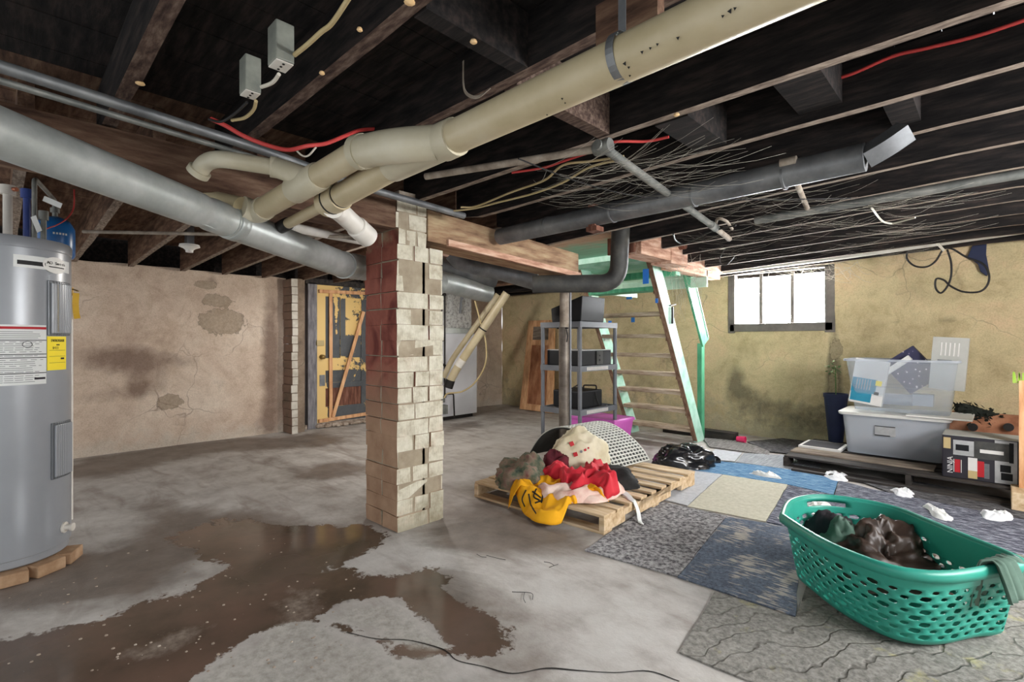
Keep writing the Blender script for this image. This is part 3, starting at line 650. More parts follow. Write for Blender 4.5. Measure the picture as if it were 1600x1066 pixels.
# rim boards close the joist bays above the walls
m = MB(); m.box((XL-.2, -1.6, 2.02), (XL-.12, 7.2, 2.42)); m.done('trim_6', 'soot_wood', kind='structure')
m = MB(); m.box((XL-.2, YB+.1, 2.1), (2.0, YB+.16, 2.42)); m.done('trim_7', 'soot_wood', kind='structure')
m = MB(); m.box((XL-.12, -1.6, 2.0), (XL-.03, 7.0, 2.085)); m.done('trim_8', 'dark_edge', kind='structure')
# ------------------------------------------------------------------ big PVC drain
DR = .056
def seg(name, mat, parent, pts, r, n=24, cap=True, label=None):
    m = MB(); m.tube(pts, r, n, cap); return m.done(name, mat, parent, auto=40, label=label)
def collar(name, mat, parent, p, q, r, t=.003, n=24):
    p = Vector(p); q = Vector(q); m = MB(); d = (q-p); m.tube([p, p+d*.04, q-d*.04, q], [r*.99, r+t, r+t, r*.99], n); return m.done(name, mat, parent, auto=40)
A0 = F(1230, 0, 1.95); A0 = Vector((.6, 1.09, 1.965))
W1 = F(705, 222, 1.95)            # end of long pipe, start of wye
W2 = F(640, 258, 1.95); W2.y = 1.06
E1 = Vector((W1.x-.0, 1.09, 1.95))
r = thing('drain_pipe', (-1.0, 1.09, 1.89), 'large cream plastic drain pipe running overhead to the branch before the pillar', 'pipe')
seg('long_pipe', 'pvc', r, [A0, E1], DR)
m = MB(); m.tube([E1+Vector((.05, 0, 0)), E1+Vector((-.02, 0, 0)), E1+Vector((-.03, 0, 0)), Vector((-1.72, 1.09, 1.945)), Vector((-1.73, 1.09, 1.945))], [.064, .066, .061, .061, .059], 24)
UB0 = Vector((-1.38, 1.06, 1.955)); UB1 = PD(615, 228, 1.80); UB2 = PD(563, 238, 1.93)
m.tube(fillet([E1+Vector((-.04, -.01, 0)), UB1, UB2], .09), .061, 24)
m.tube([UB2+(UB1-UB2).normalized()*.03, UB2+(UB2-UB1).normalized()*.01], [.066, .066], 24)
m.done('wye_fitting', 'pvc_fitting', r, auto=40)
UC = F(405, 330, 1.90)
UBm = UB2+(UC-UB2)*.50
seg('upper_branch', 'pvc', r, [UB2, UC], .052)
d = (UC-UB2).normalized()
m = MB(); m.tube([UB2+d*.30, UB2+d*.31, UB2+d*.52, UB2+d*.53], [.055, .06, .06, .055], 24)
bL = PD(432, 262, (UB2+d*.45-ORI).dot(ray(800, 533))+.02)
m.tube([UB2+d*.36, bL], [.045, .045], 20); m.done('branch_tee', 'pvc_fitting', r, auto=40)
b2 = PD(345, 248, 2.15); b3 = PD(322, 252, 2.2); b4 = PD(308, 272, 2.22)
seg('side_branch', 'pvc_fitting', r, fillet([bL, b2, b3+Vector((0, 0, .0)), b4], .05), .036, 20)
collar('side_coupling', 'pvc_fitting', r, bL+(b2-bL)*.0, bL+(b2-bL)*.12, .042, .004)
collar('end_hub', 'pvc_fitting', r, b4+(b3-b4)*.35, b4, .044, .003)
e1 = UC; e2 = PD(378, 324, 2.46); e3 = PD(284, 303, 2.58); e4 = PD(200, 250, 2.6)
m = MB(); m.tube(fillet([UC-d*.06, UC+d*.03, e2], .08), .057, 24); m.done('lower_elbow', 'pvc_fitting', r, auto=40)
seg('hidden_run', 'pvc', r, [e2, e3], .05)
L0 = Vector((-1.70, 1.09, 1.945)); L1 = F(520, 308, 1.9); L1.y = 1.07
seg('lower_branch', 'pvc', r, [L0, L1], .053)
ld = (L1-L0).normalized()
m = MB(); m.tube([L1-ld*.03, L1+ld*.10], [.062, .062], 24)
t1 = PD(530, 330, 2.52); t2 = PD(572, 368, 2.75); t3 = PD(600, 380, 3.2)
m.done('cleanout_hub', 'pvc', r, auto=40)
m = MB(); m.tube([L1-ld*.036, L1-ld*.03], [.0545, .0545], 24); m.tube([L1+ld*.04, L1+ld*.05], [.0635, .0635], 24); m.done('rubber_ring', 'black_cable', r, auto=40)
seg('turned_elbow', 'pvc_white', r, fillet([L1+ld*.04+Vector((0, 0, -.03)), t1, t2], .06), .05, 24)
collar('elbow_hub', 'pvc_white', r, t1+(t2-t1)*.6, t2+(t2-t1)*.1, .054, .004)
s0 = L1+ld*.08; s1 = F(443, 353, 1.87)
seg('small_outlet', 'pvc', r, [s0, s1], .027, 20)
collar('black_coupling', 'black_cable', r, s1+(s0-s1)*.12, s1-(s0-s1)*.22, .030, .004)
# hanging straps around it
def strap(px, py, z, rr, label, up):
    c = PY(px, py, 1.09); c.z = z+.005; m = MB(); n = 28; w = .011
    R0 = [Vector((c.x, c.y+math.cos(a)*rr, c.z+math.sin(a)*rr)) for a in [PI*.5+i*2*PI/n for i in range(n+1)]]
    P = [R0[0]+Vector((0, 0, up))]+R0
    for a, b in zip(P, P[1:]): m.q(a-Vector((w, 0, 0)), a+Vector((w, 0, 0)), b+Vector((w, 0, 0)), b-Vector((w, 0, 0)))
    return m.done('pipe_strap', 'dull_duct', solid=.002, label=label, cat='strap', weld=True)
c = F(975, 105, 1.955); strap(972, 108, 1.955, .0595, 'perforated metal strap hung round the large cream drain pipe', .2)
m = MB(); cc = F(983, 32, 2.17); m.box(cc-Vector((.015, .012, .025)), cc+Vector((.015, .012, .025))).beam(cc-Vector((0, 0, .02)), cc+Vector((-.02, .02, -.09)), .02, .003, up=(1, 0, 0)); m.done('strap_bracket', 'galvanised', label='small galvanised bracket holding the top of the drain pipe strap', cat='bracket', bevel=.003)
# loose plumber's strap hanging in a J
P = [PD(724, 95, 1.9), PD(724, 130, 1.9), PD(728, 145, 1.9), PD(740, 152, 1.88), PD(752, 149, 1.86), PD(766, 138, 1.86)]
m = MB(); Q = spline(P, 5)
for a, b in zip(Q, Q[1:]): m.beam(a, b, .012, .002, up=(.3, .9, 0))
m.done('hanging_strap', 'old_conduit', label='loose perforated strap hanging in a J shape from the black ceiling', cat='strap')
# ------------------------------------------------------------------ silver flue duct
D0 = PD(-40, 192, 1.5); Dj = PD(372, 352, 2.52); Dk = PD(462, 386, 2.96); D1 = PD(536, 414, 3.46)
r = thing('flue_duct', tuple(D1-Vector((0, 0, .1))), 'long silver metal duct slanting from the top left to the pillar', 'duct')
m = MB(); P = [D0+(Dj-D0)*t_ for t_ in [i/40 for i in range(41)]]; rads = [.0795-.010*math.exp(-((t_-.80)/.018)**2)+.0*t_ for t_ in [i/40 for i in range(41)]]
m.tube([D0+(D0-Dj)*.8]+P, [rads[0]]+rads, 36); m.done('near_section', 'galvanised', r, auto=50)
m = MB(); m.tube([Dj, Dk, D1], [.083, .086, .089], 36); m.done('far_section', 'galvanised', r, auto=50)
dd = (Dj-D0).normalized(); m = MB(); m.tube([Dj-dd*.06, Dj-dd*.055, Dj-dd*.005, Dj], [.081, .086, .086, .083], 36); m.tube([Dj-dd*.075, Dj-dd*.065], [.083, .083], 36); m.done('joint_band', 'galvanised', r, auto=50)
nn = ray(300, 300).cross(dd).normalized(); up = Vector((0, 0, 1))
m = MB(); sd = (-up*.75-ray(300, 300).normalized()*.55).normalized(); m.beam(D0+(D0-Dj)*.8+sd*.0795, Dj+sd*.0795, .006, .006, up=sd); m.done('seam', 'galvanised', r)
E = [D1]; c0 = PD(556, 417, 3.7); c1 = PD(600, 425, 4.15); c2 = PD(690, 445, 4.6)
P = fillet([D1, c0, c1, c2], .12, 8); m = MB(); m.tube(P[:26], [.089+(.006 if i % 3 == 0 else 0) for i in range(len(P[:26]))], 28); m.done('crimped_elbow', 'galvanised', r, auto=60)
# ------------------------------------------------------------------ thin pipes overhead
def pipe(name, mat, pts, rr, label, cat='pipe', n=12, fil=.05, group=None, parent=None):
    m = MB(); m.tube(fillet(pts, fil) if len(pts) > 2 and fil else pts, rr, n); return m.done(name, mat, parent, auto=50, label=label, cat=cat if not parent else None, group=group)
pipe('water_pipe', 'dull_duct', [Vector((-2.25, -1.5, 2.14)), Vector((-2.30, -.1, 2.14)), Vector((-2.45, .9, 2.135)), Vector((-2.56, 1.35, 2.12)), Vector((-2.6, 2.2, 2.1))], .021, 'thin grey iron pipe running beside the dark beam, above the silver duct', fil=.2)
pipe('water_pipe', 'grey_pipe', [Vector((-2.28, -1.5, 2.105)), Vector((-2.33, -.1, 2.105)), Vector((-2.48, .9, 2.10)), Vector((-2.58, 1.35, 2.09))], .012, 'thinner green grey pipe just below the grey iron pipe', fil=.2)
r = thing('iron_pipe', tuple(F(945, 232, 2.05)), 'old grey iron pipe slanting from its tee down toward the stairs', 'pipe')
T = F(942, 230, 2.10); T2 = F(1112, 352, 2.045); T3 = F(1130, 366, 2.04)
pipe('pipe_run', 'grey_pipe', [T, T2], .021, None, parent=r); pipe('coupling', 'grey_pipe', [T2-(T2-T).normalized()*.02, T2+(T2-T).normalized()*.10], .027, None, parent=r); pipe('pipe_end', 'old_conduit', [T2, T3+(T3-T2)*.6], .02, None, parent=r)
m = MB(); m.lathe([(0, -.04), (.03, -.04), (.034, -.03), (.034, .03), (.03, .04), (0, .04)], T, 18, axis='x'); m.lathe([(0, -.045), (.022, -.045), (.022, -.02)], T+Vector((0, 0, .0)), 16, axis='y'); m.done('tee_fitting', 'grey_pipe', r, auto=40)
for q, (a, b) in enumerate(((T+Vector((-.03, 0, 0)), F(665, 276, 2.10)), )):
    pipe('side_run', 'old_conduit', [a, b], .017, None, parent=r)
g = [F(1118, 355, 2.045), F(1120, 340, 2.09), F(1135, 345, 2.06), F(1144, 358, 2.04)]
pipe('curled_pipe_stub', 'old_conduit', g, .01, 'short bent pipe stub at the lower end of the iron pipe', fil=.04)
r = thing('conduit_drop', tuple(F(1232, 252, 2.1)), 'short dusty pipe slanting between joists above the window', 'pipe')
a, b = F(1232, 254, 2.1), F(1263, 330, 2.1)
pipe('pipe_run', 'old_conduit', [a, b], .015, None, parent=r); m = MB(); m.lathe([(0, -.035), (.024, -.035), (.024, .035), (0, .035)], a, 16, axis='x'); m.done('tee_fitting', 'old_conduit', r, auto=40)
pipe('iron_pipe', 'grey_pipe', [F(1180, 345, 2.08), F(1640, 264, 2.10)], .026, 'long dark grey pipe running between the far joists at the right')
pipe('wall_pipe', 'pvc_white', [PY(1125, 424, 6.55), PY(1340, 396, 6.5), PY(1640, 352, 6.45)], .045, 'dusty white pipe running along the top of the window wall', n=16, fil=.3)
pipe('water_pipe', 'old_conduit', [F(640, 372, 1.98), PX(130, 362, -4.6)], .012, 'thin dark pipe crossing below the joists above the left wall')
m = MB(); a = PD(228, 455, 3.9)
pipe('water_pipe', 'pvc_white', [PD(455, 355, 3.1), PD(580, 380, 4.3)], .03, 'white plastic pipe passing between the silver duct and the pillar', n=18)
# grey round duct in a joist bay at right
r = thing('round_duct', (-1.6, 2.66, 1.98), 'grey round duct running under the joists from above the stairs to the right', 'duct')
pa, pb = Vector((-2.72, 2.66, 2.045)), Vector((-.42, 2.66, 2.06))
pipe('duct_tube', 'dull_duct', [pa, pb], .062, None, parent=r, n=28)
for x in (-2.25, -1.72, -1.2, -.75): pipe('joint_band', 'dull_duct', [(x, 2.66, 2.05), (x+.012, 2.66, 2.05)], .0645, None, parent=r, n=28)
pipe('boot_fitting', 'dull_duct', [pb, pb+Vector((.07, 0, .03)), pb+Vector((.14, .02, .08))], [.062]*(1)+[.06]*1 if False else .055, None, parent=r, n=4, fil=.05)
m = MB(); c = PD(926, 350, 3.2); m.box(c+Vector((-.02, -.02, -.02)), c+Vector((.03, .03, .12))); m.box(c+Vector((-.03, -.03, -.05)), c+Vector((.05, .05, -.02))); m.done('duct_hanger', 'dark_red_wood', label='wooden hanger block below the grey round duct, left of the black elbow', cat='bracket')
# dark elbow pipe in front of the stairs + ducts feeding it
r = thing('elbow_duct', tuple(PD(960, 456, 4.4)), 'matte dark grey duct with an elbow turning up before the green stairs', 'duct')
a, b, c = PD(832, 444, 4.45), PD(966, 443, 4.4), PD(970, 352, 4.3)
pipe('duct_tube', 'dark_duct', fillet([a, b, c], .17, 10), .078, None, parent=r, n=32, fil=0)
ch = [PD(708, 395, 4.6), PD(722, 412, 4.62), PD(760, 418, 4.8), PD(838, 440, 4.75)]
pipe('round_duct', 'dull_duct', fillet(ch, .12), .085, 'grey galvanised duct with an elbow below the tan beam', 'duct', n=28, fil=0)
pipe('round_duct', 'dull_duct', [PD(640, 405, 4.9), PD(768, 437, 5.6)], .116, 'wide blue grey duct stub open at its end, right of the brick pillar', 'duct', n=32)
pipe('vent_pipe', 'galvanised', [PD(640, 427, 4.7), PD(748, 455, 5.5), PD(762, 458, 5.6)], .106, 'bright silver flue pipe ending beside the cream drain pipes near the furnace', 'duct', n=32, fil=.02)
# ------------------------------------------------------------------ junction boxes and cables
def jb(px, py, z, sz, label):
    c = F(px, py, z); m = MB(); m.box(c+Vector((-sz, -sz*.8, 0)), c+Vector((sz, sz*.8, .12))); r_ = m.done('junction_box', 'jbox', bevel=.004, label=label, cat='electrical box')
    m = MB(); m.box(c+Vector((-sz*.95, -sz*.75, -.004)), c+Vector((sz*.95, sz*.75, 0))); m.done('cover_plate', 'pvc_white', r_, bevel=.002)
    for i in range(3):
        m = MB(); m.lathe([(0, -.006), (.004, -.006), (.004, -.003)], c+Vector((-.02+.02*i, 0, 0)), 8); m.done('screw', 'black_iron', r_)
    return c
c1 = jb(439, 102, 2.11, .035, 'grey metal junction box with a pale cover on the joist, nearer the yellow cable')
c2 = jb(391, 147, 2.10, .032, 'dark junction box with a pale cover, left of the other box')
def cable(name, mat, pts, rr, label, n=7, group=None):
    m = MB(); m.tube(spline(pts, 7), rr, n); return m.done(name, mat, auto=60, label=label, cat='cable', group=group)
def cf(z, *pp): return [F(a, b, z) for a, b in pp]
cable('electric_cable', 'tan_cable', cf(2.14, (550, -10), (520, 35), (502, 50), (480, 70), (460, 86)), .007, 'tan cable running down the joist to the junction box at the top')
cable('electric_cable', 'white_cable', cf(2.09, (436, 116), (430, 125), (422, 131), (408, 136)), .006, 'short white cable linking the two junction boxes')
cable('electric_cable', 'tan_cable', cf(2.08, (400, 158), (396, 172), (382, 184), (362, 188)), .006, 'tan cable leaving the left junction box downward')
cable('electric_cable', 'black_cable', cf(2.08, (386, 160), (366, 178), (345, 190), (325, 186)), .005, 'black cable leaving the left junction box')
cable('electric_cable', 'red_cable', [PD(a, b, c) for a, b, c in ((330, 186, 2.0), (352, 196, 2.0), (380, 212, 2.02), (415, 226, 2.04), (450, 234, 2.08), (480, 228, 2.12), (510, 224, 2.2), (540, 212, 2.3), (565, 203, 2.4), (610, 200, 2.5))], .009, 'red cable sagging beneath the black ceiling at left centre')
cable('electric_cable', 'white_cable', [PD(a, b, 2.15) for a, b in ((460, 232), (472, 243), (482, 243), (494, 230))], .004, 'small grey loop of wire under the sagging red cable')
cable('electric_cable', 'red_cable', [PY(a, b, 2.415) for a, b in ((1282, 130), (1305, 124), (1340, 112), (1395, 88), (1450, 75), (1530, 55), (1620, 25))], .007, 'red cable stretched along the joists at the top right')
cable('electric_cable', 'red_cable', [F(a, b, 2.12) for a, b in ((1045, 214), (1010, 221), (960, 222), (930, 235), (880, 252), (850, 262), (800, 270))], .006, 'red cable passing behind the tee of the iron pipe')
cable('electric_cable', 'tan_cable', [F(a, b, 2.12) for a, b in ((975, 244), (925, 252), (880, 258), (850, 282), (800, 300), (745, 322), (720, 324))], .006, 'yellowish cable stapled to the joists above the beam, upper of two')
cable('electric_cable', 'tan_cable', [F(a, b, 2.11) for a, b in ((965, 250), (920, 262), (880, 285), (835, 302), (780, 316), (740, 326), (705, 330))], .006, 'yellowish cable stapled to the joists above the beam, lower of two')
cable('electric_cable', 'black_cable', [F(a, b, 2.06) for a, b in ((810, 248), (870, 272), (930, 292), (1000, 307), (1080, 311), (1200, 312), (1330, 310))], .0035, 'thin black wire strung across beneath the joists in the middle')
cable('electric_cable', 'black_cable', [F(a, b, 2.03) for a, b in ((1052, 366), (1056, 376), (1068, 381), (1085, 374), (1110, 362), (1150, 352))], .006, 'black cable curling from the timber block beside the stairs')
cable('electric_cable', 'black_cable', [PD(a, b, 5.2) for a, b in ((1155, 366), (1142, 378), (1126, 400), (1126, 412), (1136, 413), (1150, 396), (1157, 378), (1153, 366))], .007, 'black cable hanging in an oval loop above the window left corner')
cable('electric_cable', 'white_cable', [PD(a, b, 5.2) for a, b in ((1124, 372), (1116, 374), (1115, 384), (1124, 389), (1134, 388))], .007, 'small white curl of cable beside the oval black loop')
cable('electric_cable', 'black_cable', [PY(a, b, 6.5) for a, b in ((1450, 380), (1430, 381), (1418, 394), (1418, 406), (1430, 416), (1448, 417), (1462, 408), (1472, 392), (1478, 388), (1490, 390), (1510, 402), (1535, 412), (1545, 428), (1543, 445), (1530, 456), (1505, 456), (1485, 447), (1475, 438), (1463, 436), (1462, 450), (1470, 458), (1480, 448), (1486, 432), (1486, 410), (1480, 390))], .009, 'long black cable hanging in tangled loops on the window wall at right')
cable('electric_cable', 'white_cable', [PY(a, b, 6.3) for a, b in ((1449, 352), (1457, 366), (1465, 380), (1475, 392))], .012, 'dusty pale cord dropping from the joists to the tangled black cable')
cable('electric_cable', 'white_cable', [F(a, b, 2.08) for a, b in ((1362, 325), (1378, 345), (1390, 349), (1400, 348), (1430, 340))], .006, 'small white wire hanging from the joists right of the window')
# ceramic lamp holder at left
c = PD(296, 386, 4.6); r = thing('lamp_holder', tuple(c), 'white ceramic lamp holder without a bulb under the left joists', 'lamp holder')
m = MB(); m.lathe([(0, .02), (.08, .02), (.085, .0), (.05, -.015), (.032, -.03), (.03, -.05), (0, -.05)], c, 20); m.done('ceramic_base', 'white_plastic', r, auto=40)
m = MB(); m.box(c+Vector((-.04, -.03, .02)), Vector((c.x+.04, c.y+.03, 2.396))); m.done('mount_box', 'dull_duct', r)
# cobwebs: nobody could count these threads
m = MB(); random.seed(21)
def thread(a, b, sag, rr=.0012):
    a = Vector(a); b = Vector(b); P = [a+(b-a)*t_+Vector((0, 0, -sag*4*t_*(1-t_))) for t_ in (0, .25, .5, .75, 1)]; m.tube(P, rr, 3, False)
for i in range(260):
    px = random.uniform(820, 1420); py = random.uniform(300, 415) if px > 1050 else random.uniform(250, 330)
    z = 2.08-random.uniform(0, .03); a = F(px, min(py, 418), z)
    if a.y > 6.7: continue
    an = random.uniform(-.5, .9); l = random.uniform(.15, .6); b = a+Vector((math.cos(an), math.sin(an), random.uniform(-.04, .06)))*l; b.z = min(b.z, 2.12); b.y = min(b.y, 6.9)
    thread(a, b, random.uniform(.0, .05), random.uniform(.0003, .0006))
for i in range(60):
    px = random.uniform(1120, 1345); a = PY(px, random.uniform(402, 425), 6.75); b = PY(px+random.uniform(-60, 60), random.uniform(405, 445), 6.85); thread(a, b, .04, .0016)
for i in range(40):
    a = PD(random.uniform(1040, 1105), random.uniform(390, 450), 5.0); b = PD(random.uniform(1040, 1110), random.uniform(430, 520), 5.2); thread(a, b, .0, .001)
m.done('cobwebs', 'web', label='dusty pale cobweb threads hung between joists, pipes and window top', cat='cobweb', kind='stuff')
# pale chips of wood / knots stuck on joists
for i, (px, py, zz, s, lab) in enumerate(((640, 4, 2.19, .016, 'pale round wood plug on a joist corner at the very top'), (562, 47, 2.19, .009, 'pale wood plug along the near joist, upper one'), (503, 115, 2.19, .010, 'pale wood plug along the near joist, lower one'), (219, 131, 2.2, .016, 'pale wood chip hanging by the brown joist at top left'), (740, 66, 2.19, .012, 'pale oval wood plug on the black header'), (1057, 180, 2.18, .013, 'orange wood plug on the dusty joist edge'))):
    c = F(px, py, zz); m = MB(); m.lathe([(0, -.004), (s*.7, -.003), (s, 0), (s*.8, .006), (0, .006)], c, 9); m.done('wood_plug', 'chip_wood', auto=30, label=lab, cat='wood plug')
# ------------------------------------------------------------------ water heater
HC = Vector((-3.92, .014, 0)); HR = .28
def hp(az, z, r=HR):      # az: degrees around the tank, 0 = toward the camera
    a0 = math.atan2(-HC.y, -HC.x)+R(az); return Vector((HC.x+math.cos(a0)*r, HC.y+math.sin(a0)*r, z))
def hcurve(m, a0, a1, z0, z1, r0, r1, n=10, mi=0):
    for k in range(n):
        a = a0+(a1-a0)*k/n; b = a0+(a1-a0)*(k+1)/n
        m.hexa([hp(a, z0, r0), hp(b, z0, r0), hp(b, z0, r1), hp(a, z0, r1)], [hp(a, z1, r0), hp(b, z1, r0), hp(b, z1, r1), hp(a, z1, r1)], mi)
    return m
r = thing('water_heater', (HC.x, HC.y, .065), 'tall grey cylindrical water heater standing on bricks at the left edge', 'water heater')
m = MB(); m.lathe([(0, .068), (.262, .068), (.27, .075), (.27, .11), (.279, .115), (.28, .13), (.28, 1.74), (.284, 1.745), (.284, 1.785), (.275, 1.80), (0, 1.805)], HC, 64); m.done('tank', 'heater_grey', r, auto=35)
# the +azimuth side is the right side in the picture
def plate(z0, z1, a0, a1, nm):
    m = MB(); hcurve(m, a0, a1, z0, z1, .279, .289); m.done(nm, 'heater_trim', r, bevel=.003)
    m = MB(); hcurve(m, a0+2.6, a1-1, z0+.012, z1-.012, .287, .298); m.done('cover_face', 'heater_grey', bpy.data.objects[nm] if nm in bpy.data.objects else r, bevel=.004)
plate(1.28, 1.58, 36, 68, 'upper_access_cover'); plate(.49, .80, 40, 70, 'lower_access_cover')
m = MB(); hcurve(m, 44, 46, 1.30, 1.56, .297, .2985, 3); m.done('cover_highlight_strip', 'chrome', r)
m = MB(); hcurve(m, 7, 68, 1.635, 1.70, .279, .283, 12); m.done('nameplate', 'white_paper', r)
m = MB(); hcurve(m, 10, 34, 1.65, 1.672, .282, .285, 6); m.done('nameplate_stripe', 'black_print', r)
m = MB(); 
for k in range(24):
    a = 2*PI*k/24; b = 2*PI*(k+1)/24
    f = lambda t_, rr: hp(45+14*math.cos(t_), 1.665+.045*math.sin(t_), rr)
    m.q(hp(45, 1.665, .286), f(b, .286), f(a, .286))
m.done('nameplate_oval', 'white_plastic', r)
def htext(s, size, mat, az, z, rr=.2885, nm='lettering', sq=1.0):
    step = size*.62*sq/HR*180/PI; L = len(s)
    for i, c in enumerate(s):
        if c == ' ': continue
        a = az+(i-(L-1)/2)*step; p = hp(a, z, rr); d = math.atan2(p.y-HC.y, p.x-HC.x)
        text(c, size, mat, p, (R(90), 0, d+R(90)), r, nm, squash=sq)
htext('AO Smith', .022, 'black_print', 46, 1.675, nm='brand_letter')
m = MB(); hcurve(m, 37, 55, 1.652, 1.657, .288, .290, 5); m.done('nameplate_line', 'black_print', r)
# warning label with printed blocks
m = MB(); hcurve(m, -20, 35, 1.02, 1.335, .279, .282, 14); m.done('warning_label', 'white_paper', r); wl_ = bpy.data.objects['warning_label']
m = MB(); hcurve(m, -20, 35, 1.312, 1.325, .2815, .283, 14); m.done('red_header', 'red_print', wl_)
m = MB()
for z0 in (1.252, 1.178, 1.160, 1.078): hcurve(m, -20, 35, z0, z0+.004, .2815, .2832, 14)
random.seed(3)
m.done('black_rule', 'black_print', wl_)
m = MB()
for k in range(26):
    z0 = 1.034+k*.0105
    if any(abs(z0-q) < .006 for q in (1.252, 1.178, 1.16, 1.078)): continue
    a = -8 if z0 > 1.256 else -18; hcurve(m, a, random.uniform(22, 32), z0, z0+.0028, .2815, .2825, 6)
m.done('small_print', 'grey_print', wl_)
m = MB(); hcurve(m, -20, -10, 1.262, 1.30, .2815, .283, 4).tube([hp(18+4*math.cos(t_), 1.232+.016*math.sin(t_), .2835) for t_ in [k*PI/8 for k in range(17)]], .0012, 5, False); hcurve(m, 24, 34, 1.045, 1.056, .2815, .283, 3); m.done('pictogram', 'dark_cloth', wl_)
m = MB(); hcurve(m, 36, 61, 1.09, 1.275, .2795, .2835, 8); m.done('energy_label', 'yellow_label', r); el = bpy.data.objects['energy_label']
htext('ENERGYGUIDE', .021, 'black_print', 48.5, 1.252, .2845, 'label_letter', .62); htext('$423', .018, 'black_print', 45, 1.212, .2845, 'label_letter', .8)
m = MB()
for z0 in (1.198, 1.165, 1.13): hcurve(m, 38, 59, z0, z0+.0015, .2835, .2845, 6)
hcurve(m, 52, 57, 1.148, 1.158, .2835, .2848, 2); hcurve(m, 46, 50, 1.226, 1.232, .2835, .2848, 2)
m.done('label_rule', 'black_print', el)
p = hp(58, .20, .28); q = hp(58, .20, .315)
m = MB(); m.tube([p, p+(q-p)*.25, p+(q-p)*.26, q], [.03, .03, .016, .016], 16); m.tube([q+Vector((0, 0, .0)), q+(q-p)*.3], [.022, .022], 12); m.done('drain_valve', 'pvc_white', r, auto=40)
m = MB(); pp = PD(30, 340, 3.0); 
for px, py0, py1, mat, rr, nm in ((42, 296, 376, 'blue_valve', .016, 'inlet_pipe'), (68, 330, 350, 'grey_pipe', .013, 'union_pipe'), (12, 290, 372, 'pvc_white', .02, 'outlet_pipe')):
    b = PD(px, py1, 2.78); t_ = PD(px, py0, 2.78); t_.x, t_.y = b.x, b.y; b.z = 1.79
    m = MB(); m.tube([b, Vector((b.x, b.y, t_.z))], rr, 14); m.tube([Vector((b.x, b.y, t_.z-.05)), Vector((b.x, b.y, t_.z))], rr*1.7, 14); m.done(nm, mat, r, auto=40)
m = MB(); a = PD(-20, 296, 2.78); b = PD(26, 296, 2.78); m.tube([a, b], .012, 10); m.done('copper_pipe', 'copper', r, auto=40)
m = MB(); a = PD(68, 310, 2.8); m.beam(a, PD(96, 322, 2.8), .002, .03, up=(0, 0, 1)); m.done('paper_tag', 'white_paper', r)
m = MB(); a = PD(52, 338, 2.75); m.beam(a, PD(62, 362, 2.75), .002, .03, up=(.3, .3, 1)); m.done('paper_tag', 'white_paper', r)
m = MB(); m.tube(spline([PD(116, 296, 3.2), PD(115, 325, 3.2), PD(104, 342, 3.1), PD(88, 352, 3.0), PD(70, 360, 2.9), PD(72, 377, 2.85)], 6), .004, 6); m.done('red_wire', 'red_cable', r)
# expansion tank behind/above the heater
ec = PD(86, 374, 3.22); m = MB(); m.lathe([(0, .145), (.03, .143), (.075, .12), (.098, .07), (.10, .03), (.10, -.10), (.09, -.12), (0, -.13)], ec, 28)
r2 = thing('expansion_tank', (ec.x, ec.y, ec.z-.13), 'small blue expansion tank with a rounded top behind the water heater', 'tank')
m.done('tank_body', 'blue_tank', r2, auto=50)
m = MB(); m.tube([ec+Vector((0, 0, .14)), ec+Vector((0, 0, .23))], .014, 12); m.tube([ec+Vector((0, 0, .17)), ec+Vector((0, 0, .20))], .024, 12); m.tube(fillet([ec+Vector((0, 0, .22)), ec+Vector((0, 0, .25)), Vector((HC.x+.08, HC.y+.12, ec.z+.25)), Vector((HC.x+.08, HC.y+.12, 1.80))], .04), .012, 10); m.done('connector', 'grey_pipe', r2, auto=40)
dv = (ORI-ec); dv.z = 0; dv.normalize(); text('AMTROL', .02, 'white_paper', ec+dv*.1012+Vector((0, 0, .02)), (R(90), 0, math.atan2(dv.y, dv.x)+R(90)), r2) if False else None
m = MB(); hb = math.atan2(dv.y, dv.x)
for k in range(5):
    a = hb+.15*k-.1; m.hexa([ec+Vector((math.cos(a+s)*rr, math.sin(a+s)*rr, .018)) for s, rr in ((0, .0995), (.09, .0995), (.09, .102), (0, .102))], [ec+Vector((math.cos(a+s)*rr, math.sin(a+s)*rr, .03)) for s, rr in ((0, .0995), (.09, .0995), (.09, .102), (0, .102))])
m.done('label_marks', 'white_paper', r2)
# overflow pipe and yellow tag
a = PD(110, 462, 3.05); r3 = thing('overflow_pipe', (a.x, a.y, .16), 'white plastic overflow pipe standing close beside the water heater', 'pipe')
m = MB(); m.tube([Vector((a.x, a.y, a.z)), Vector((a.x, a.y, .16))], .013, 14); m.done('downpipe', 'pvc_white', r3, auto=40)
m = MB(); m.tube([Vector((a.x, a.y, a.z)), Vector((a.x, a.y, a.z+.05))], .016, 14); m.beam(Vector((a.x, a.y, a.z+.045)), PD(122, 455, 3.05), .012, .006); m.done('relief_valve', 'brass', r3, auto=40)
m = MB(); b = PD(118, 458, 3.04); P = [PD(119, 458, 3.04), PD(118, 475, 3.04), PD(119, 490, 3.04), PD(121, 498, 3.04)]
for u, v in zip(P, P[1:]): m.beam(u, v, .03, .0015, up=ray(118, 470))
m.done('hanging_tag', 'amber_tag', r3)
# bricks under the heater
for i, (az, lab) in enumerate(((4, 'tan brick under the water heater, cut by the left picture edge'), (34, 'tan brick under the front of the water heater, middle of three'), (64, 'tan brick under the right side of the water heater'))):
    c = hp(az, 0, .245); d = (c-HC).normalized(); d.z = 0; t_ = Vector((-d.y, d.x, 0)); m = MB()
    m.beam(c-d*.10+Vector((0, 0, .032)), c+d*.085+Vector((0, 0, .032)), .14, .063); m.done('brick', 'clay_brick', bevel=.006, label=lab, cat='brick')
